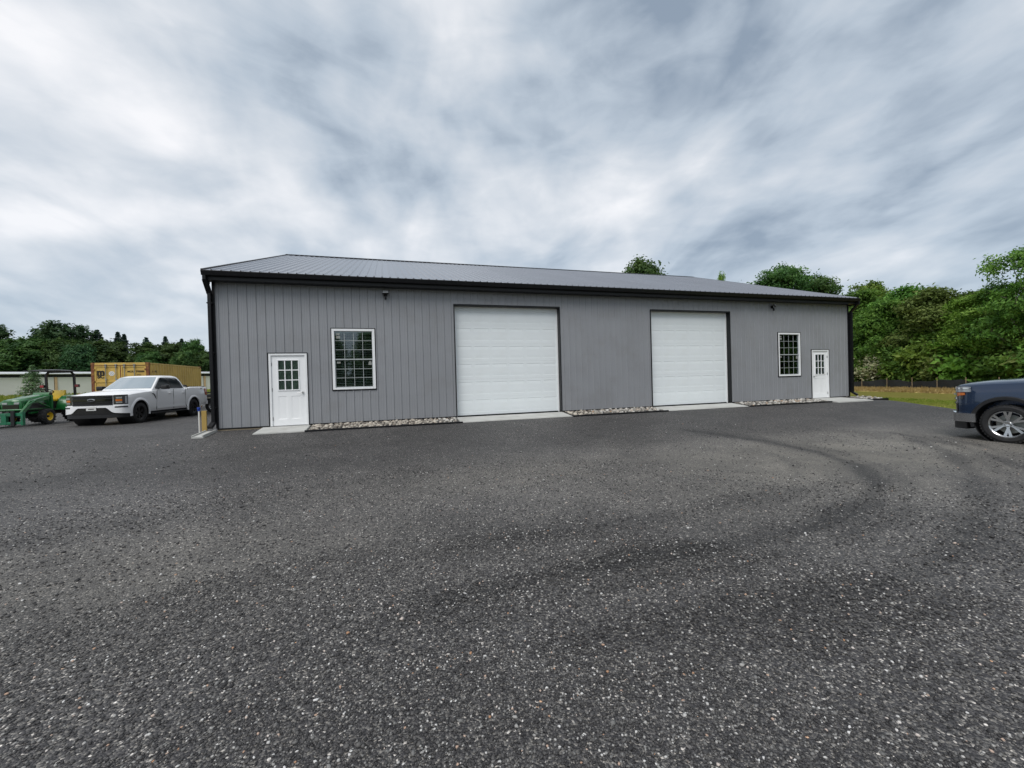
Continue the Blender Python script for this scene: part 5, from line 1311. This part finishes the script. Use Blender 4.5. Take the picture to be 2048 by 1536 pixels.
# broadleaf shapes (8 m high, scaled when placed)
BROAD = {}
def broad(kind, mat, h, w, k, clumps, n, size, spread, zlo, bark='bark', lean=0, squash=.8):
    bl = rblobs(h, w, k, zlo); BROAD[kind] = (crown_mesh('crown', mat, bl, clumps, n, size, spread, squash), trunk_mesh(h, h*.022+.02, bl, bark, lean))
broad('oakA', 'leafA', 8.5, 3.0, 13, 1000, 26, .125, .30, .18)
broad('oakB', 'leafA', 8.5, 2.6, 12, 850, 26, .125, .30, .22)
broad('brightA', 'leafB', 8.0, 2.7, 12, 800, 26, .130, .30, .15)
broad('brightB', 'leafB', 8.0, 2.2, 9, 520, 24, .130, .30, .30, 'bark2', .06)
broad('olive', 'leafC', 8.0, 2.5, 11, 700, 26, .125, .30, .18)
broad('darkA', 'leafD', 8.5, 2.9, 12, 900, 26, .130, .32, .15)
broad('darkB', 'leafD', 8.5, 2.5, 12, 700, 24, .11, .28, .25)
broad('sparse', 'leafB', 8.5, 2.7, 9, 190, 26, .12, .26, .35, 'bark2', .1, .5)
broad('sparseB', 'leafA', 8.5, 3.0, 11, 330, 22, .10, .24, .35, 'bark2', .06, .6)
broad('farA', 'leafF', 12, 4.6, 14, 620, 18, .26, .45, .15)
broad('farB', 'leafD', 12, 4.2, 13, 620, 18, .26, .45, .12)
# shrubs reach the ground
def shrub(kind, mat, w, h, clumps, n=24, size=.10, spread=.22):
    bl = []
    for i in range(9): a = i*2.4; r = w*random.uniform(0, .62); bl.append((r*math.cos(a), r*math.sin(a), h*random.uniform(.18, .70), w*random.uniform(.32, .5)))
    BROAD[kind] = (crown_mesh('foliage', mat, bl, clumps, n, size, spread, .75), trunk_mesh(h*.7, .04, bl, 'bark'))
shrub('bushA', 'leafA', 1.9, 2.6, 420); shrub('bushB', 'leafB', 1.9, 2.4, 420); shrub('bushC', 'leafC', 1.7, 2.2, 380); shrub('bushD', 'blossom', 1.3, 2.2, 170, 14, .08, .2); shrub('bushE', 'leafA', 1.9, 2.4, 420, 22, .12)
def conifer(kind, mat, h, w, tiers, per, n, size, top_sp=.2):
    cs = []; os_ = []; sp = []; mb = MB(); mb.tube([(0, 0, -.4), (0, 0, h*.5), (.0, 0, h*.99)], [h*.020, h*.012, .02], 7)
    for t in range(tiers):
        f = t/(tiers-1); z = h*(.05+.93*f); R_ = w*(1-f)**.85*random.uniform(.85, 1.12)+.12
        k = max(4, int(per*(1-.55*f)))
        for j in range(k):
            a = 2*math.pi*j/k+t*1.7+random.uniform(-.2, .2); L_ = R_*random.uniform(.72, 1.18); dz = L_*random.uniform(-.10, .22)
            q = (L_*math.cos(a), L_*math.sin(a), z+dz)
            if L_ > .5: mb.tube([(0, 0, z), (q[0]*.6, q[1]*.6, z+dz*.4), q], [.035, .02, .006], 4)
            m = max(2, int(L_/ .42))
            for i in range(m):
                u = (i+.8)/m; cs.append((q[0]*u, q[1]*u, z+dz*u*u-.04)); os_.append((math.cos(a), math.sin(a), .1)); q3 = (.16+.16*(1-u))*(1-.7*f); sp.append((q3, q3, .07))
    V, F = leaves(np.array(cs), np.array(os_), size, n, np.array(sp), 1.0)
    me = mb.mesh('trunk', M['bark']); BROAD[kind] = (np_mesh('crown', V, F, M[mat]), me)
conifer('spruceA', 'needleA', 12, 4.0, 30, 13, 9, .24)
conifer('spruceB', 'needleA', 12, 3.3, 30, 12, 9, .23)
conifer('spruceC', 'needleA', 12, 4.8, 30, 14, 9, .25)
conifer('pine', 'needleB', 3.6, 1.15, 15, 9, 16, .09)

def plant(name, kind, x, y, h, h0, label, cat='tree', group=None, rz=None, wide=1., z=None):
    if z is None: z = float(hz(x, y))
    t = thing(name, label, cat, (x, y, z-.05), random.uniform(0, 6.28) if rz is None else rz, group)
    s = h/h0
    for me, nm in zip(BROAD[kind], ('crown' if cat != 'shrub' else 'foliage', 'trunk' if cat != 'shrub' else 'stem')):
        o = link(nm, me, t); o.scale = (s*wide, s*wide, s)
    return t
GR = 'trees of the wood right of the building'
RT = [  # kind, x, y, height, base height, width factor, label
 ('sparseB', 41.8, 2.7, 8.7, 8.5, .85, 'tallest bright green leaning tree at the right edge of the photo'),
 ('oakA', 44.0, -1.6, 7.6, 8.5, 1.0, 'broad green tree right of the tallest leaning tree, behind the blue truck'),
 ('sparse', 42.6, 5.2, 7.2, 8.5, 1.0, 'thin leggy tree with sky showing through, left of the tallest tree'),
 ('oakB', 45.8, 5.0, 6.6, 8.5, 1.2, 'rounded green tree directly behind the thin leggy one'),
 ('brightA', 44.8, 7.4, 7.0, 8.0, 1.1, 'light green rounded tree in the middle of the right-hand wood'),
 ('olive', 45.2, 9.6, 8.3, 8.0, 1.1, 'brownish olive tree in the middle of the right-hand wood'),
 ('oakB', 47.2, 12.2, 9.2, 8.5, 1.1, 'green tree with dark top left of the olive tree in the right-hand wood'),
 ('oakA', 45.4, 13.0, 8.0, 8.5, 1.0, 'mid green tree nearest the right corner of the building'),
 ('oakA', 48.5, 17.5, 10.0, 8.5, 1.0, 'green tree whose crown just clears the right end of the gutter'),
 ('sparse', 53.0, 19.2, 11.6, 8.5, .8, 'airy tree with open twigs above the right end of the roof'),
 ('darkA', 49.0, 8.5, 8.0, 8.5, 1.3, 'dark tree at the back of the right-hand wood, between the olive and light green ones'),
 ('darkA', 47.6, 1.5, 7.6, 8.5, 1.2, 'dark tree at the back of the wood behind the leaning one'),
 ('olive', 46.4, -4.4, 9.8, 8.0, 1.1, 'olive tree behind the blue truck beyond the right edge'),
 ('darkA', 52.0, 24.0, 9.0, 8.5, 1.2, 'dark tree hidden mostly behind the right downspout'),
]
for kd, x, y, h, h0, wd, lab in RT: plant('tree', kd, x+3.2, y+.25, h*(1.07 if y < 4 else .99), h0, lab, 'tree', GR, wide=wd)
SH = [
 ('bushE', 45.6, 15.2, 3.6, 2.4, 'dark shrub at the foot of the wood beside the building corner'),
 ('bushD', 44.5, 12.4, 3.6, 2.2, 'shrub with cream blossom near the right corner of the building'),
 ('bushA', 44.9, 10.4, 3.2, 2.6, 'green shrub between the blossoming shrub and the bright low bush'),
 ('bushB', 44.4, 8.5, 3.9, 2.4, 'tall bright green bush in the centre of the wood edge'),
 ('bushC', 44.0, 6.7, 2.8, 2.2, 'olive green bush low in front of the wood, left of the blue truck'),
 ('bushB', 44.9, 4.9, 4.6, 2.4, 'large bright bush in front of the thin leggy tree'),
 ('bushE', 43.3, 3.8, 3.1, 2.4, 'dark bush just above the front of the blue truck'),
 ('bushA', 43.5, 1.8, 3.6, 2.6, 'green bush above the bonnet of the blue truck'),
 ('bushB', 43.2, -.4, 3.9, 2.4, 'bright bush at the right edge above the blue truck'),
 ('bushC', 43.8, -3.0, 3.6, 2.2, 'olive bush beyond the right edge behind the blue truck'),
 ('bushA', 46.5, 19.0, 3.6, 2.6, 'green shrub partly behind the right downspout'),
 ('bushE', 45.0, 6.0, 3.4, 2.4, 'dark shrub in the gap behind the olive bush'),
 ('bushE', 46.0, 10.0, 4.2, 2.4, 'dark shrub behind the tall bright bush'),
 ('bushE', 45.9, 12.9, 4.0, 2.4, 'dark shrub behind the shrub with cream blossom'),
]
for kd, x, y, h, h0, lab in SH: plant('shrub', kd, x+2.6, y+.25, h*1.07, h0, lab, 'shrub', 'shrubs along the foot of the wood')
for i in range(22):
    y = -6+i*1.25+random.uniform(-.4, .4)
    kd, h0 = (('bushA', 2.6), ('bushB', 2.4), ('bushE', 2.4), ('bushC', 2.2))[i % 4]
    plant('shrub', kd, 47.0+.25*(y-5)+random.uniform(-.4, .7), y, random.uniform(3.0, 4.6), h0, 'dense leafy shrub closing the foot of the wood behind the front row', 'shrub', 'dense shrubs behind the front row')

for (kd, x, y, h, h0, wd, lab, z) in [
 ('darkA', 36.5, 32.5, 16.0, 8.5, .75, 'round green tree rising above the middle of the roof ridge', 0),
 ('darkB', 58.5, 33.0, 16.6, 8.5, 1.0, 'windblown tree rising behind the right part of the roof', 0),
 ('darkB', 64.6, 32.5, 15.4, 8.5, .9, 'smaller tree right of the windblown one above the right roof end', 0),
 ('sparse', 49.9, 34.0, 15.6, 8.5, .2, 'thin bare-looking tree top just above the roof between the two crowns', 0)]:
    plant('tree', kd, x, y, h, h0, lab, 'tree', 'trees rising behind the roof', wide=wd, z=z)
GL = 'trees beyond the long shed on the left'
LT = [
 ('farA', -64, 84, 13.6, 12, 1.0, 'light green broadleaf tree at the far left edge of the photo'),
 ('spruceA', -58.5, 88, 13.6, 12, 1.0, 'dark spruce right of the far left broadleaf tree'),
 ('farA', -53.5, 86, 13.9, 12, 1.05, 'tall broad green tree above the tractor canopy'),
 ('farB', -60, 80, 9.5, 12, .9, 'dark rounded tree low behind the left end of the shed'),
 ('farB', -51.5, 82, 10.8, 12, 1.0, 'dark rounded tree in front of the tall broad green one'),
 ('spruceC', -49.4, 88, 13.4, 12, .95, 'wide dark spruce left of the container'),
 ('spruceB', -45.6, 87, 12.9, 12, 1.0, 'narrow dark spruce above the left part of the container'),
 ('spruceB', -43.9, 85.5, 12.3, 12, 1.0, 'narrow spruce close beside its taller twin above the container'),
 ('farA', -47.2, 79, 9.2, 12, .95, 'mid green rounded tree above the left corner of the container'),
 ('spruceA', -40.6, 86, 11.7, 12, 1.05, 'dark spruce with a pointed top above the container doors'),
 ('spruceB', -37.0, 85, 11.8, 12, 1.0, 'slender pointed spruce above the middle of the container'),
 ('spruceC', -34.7, 86, 11.4, 12, .85, 'dark spruce above the right part of the container'),
 ('farB', -32.0, 84, 10.9, 12, .75, 'dark loose tree above the far end of the container'),
 ('farB', -37.5, 80, 8.2, 12, 1.0, 'low dark rounded tree directly behind the container roof'),
 ('farA', -42.5, 79, 6.2, 12, .8, 'small light green tree just over the container roof'),
 ('farA', -27.6, 84, 8.0, 12, .8, 'bright green tree beside the left downspout'),
 ('spruceA', -69, 86, 13.0, 12, 1.0, 'dark spruce beyond the left edge of the photo'),
 ('farB', -67, 80, 10.0, 12, 1.0, 'dark broadleaf tree beyond the left edge of the photo'),
 ('farB', -32.5, 80, 8.0, 12, .9, 'low dark tree between the container and the left downspout'),
]
LT += [
 ('farB', -56.5, 82, 11.0, 12, 1.3, 'wide dark tree low between the far left trees, over the shed roof'),
 ('farB', -45.8, 83, 10.6, 12, 1.3, 'wide dark tree filling below the pair of spruces over the container'),
 ('farB', -39.0, 83, 10.0, 12, 1.2, 'wide dark tree filling below the pointed spruce over the container doors'),
 ('farB', -35.9, 84, 10.2, 12, 1.2, 'wide dark tree filling below the slender spruces over the container'),
 ('farB', -29.9, 83, 8.4, 12, 1.1, 'dark tree just left of the bright tree by the downspout'),
]
for kd, x, y, h, h0, wd, lab in LT: plant('spruce_tree' if 'spruce' in kd else 'tree', kd, x, y, h*.96, h0, lab, 'tree', GL, wide=wd, z=.45)
# the wood goes on beyond the right edge of the photo and behind the viewer: one mass, seen only in reflections
def distant_wood():
    Vs, Fs, n0 = [], [], 0
    src = []
    for k in ('farA', 'farB'):
        me = BROAD[k][0]; v = np.empty(len(me.vertices)*3, np.float32); me.vertices.foreach_get('co', v); f = np.empty(len(me.polygons)*3, np.int32); me.loops.foreach_get('vertex_index', f); src.append((v.reshape(-1, 3), f.reshape(-1, 3)))
    spots = [(46.5+.276*(y-5)+random.uniform(-1, 1), y, random.uniform(.68, .85)) for y in np.arange(-9, -44, -4.6)]+[(x, -52+random.uniform(-3, 3), random.uniform(.7, .95)) for x in np.arange(-42, 38, 6.4)]+[(x, 88+random.uniform(-3, 3), random.uniform(.72, .9)) for x in (-76, -82, -88, -95, -102, -22, -15, -8, -1, 6)]
    for i, (x, y, sc_) in enumerate(spots):
        v, f = src[i % 2]; a = random.uniform(0, 6.28); c, s_ = math.cos(a), math.sin(a)
        w = np.stack([v[:, 0]*c-v[:, 1]*s_, v[:, 0]*s_+v[:, 1]*c, v[:, 2]], 1)*sc_; w += np.array([x, y, -.6]); Vs.append(w); Fs.append(f+n0); n0 += len(v)
    o = link('distant_wood', np_mesh('distant_wood', np.concatenate(Vs), np.concatenate(Fs), M['leafA'])); tag(o, 'green wood going on beyond the edges of the photo and behind the building', None, kind='stuff')
distant_wood()
plant('pine_tree', 'pine', -30.2, 41.7, 3.7, 3.6, 'small young pine standing in front of the shed behind the tractor', 'tree', z=.35)
plant('pine_tree', 'pine', -9.9, 23.0, 2.9, 3.6, 'small pine half hidden behind the far end of the container', 'tree', z=-.05)

# grass tufts where the field meets the yard, and the mown strips on the right
def tufts(name, X, Y, Hh, mat, label, lean=.35, w=.012):
    n = len(X); Z = hz(X, Y)-.05; k = 3; m = n*k
    x = np.repeat(X, k)+rng.normal(0, .03, m); y = np.repeat(Y, k)+rng.normal(0, .03, m); z = np.repeat(Z, k); h = np.repeat(Hh, k)*rng.uniform(.5, 1.2, m)
    a = rng.uniform(0, 6.28, m); dx, dy = np.cos(a), np.sin(a); l = h*lean*rng.uniform(.2, 1.4, m); b = rng.uniform(0, 6.28, m); ww = w*(1+h*4)
    V = np.stack([np.stack([x-dx*ww, y-dy*ww, z], 1), np.stack([x+dx*ww, y+dy*ww, z], 1), np.stack([x+np.cos(b)*l, y+np.sin(b)*l, z+h], 1)], 1).reshape(-1, 3)
    F = np.arange(m*3).reshape(-1, 3)
    o = link(name, np_mesh(name, V, F, M[mat])); tag(o, label, None, kind='stuff'); return o
n = 22000
Y = rng.uniform(-9, 16, n); X = right_edge(np.minimum(Y, .3))+.05+np.abs(rng.gamma(1.2, 5.5, n)); ok = X-.276*(Y-5) < 31.5
tufts('grass', X[ok], Y[ok], rng.uniform(.03, .09, ok.sum()), 'grass_blade', 'short yellowish green grass between the yard and the wood')
n = 9000
Y = rng.uniform(-14, 20, n); X = rng.uniform(37.2, 43.4, n)+.276*(Y-5); tufts('dry_grass', X, Y, rng.uniform(.06, .24, n), 'straw_blade', 'straw-coloured dry grass strip in front of the wood', .8, .02)
n = 16000
X = rng.uniform(-60, 2, n); Y = rng.uniform(24.3, 62, n); tufts('meadow_grass', X, Y, rng.uniform(.10, .35, n), 'grass_blade', 'longer yellow-green grass of the field in front of the long shed', .4, .03)
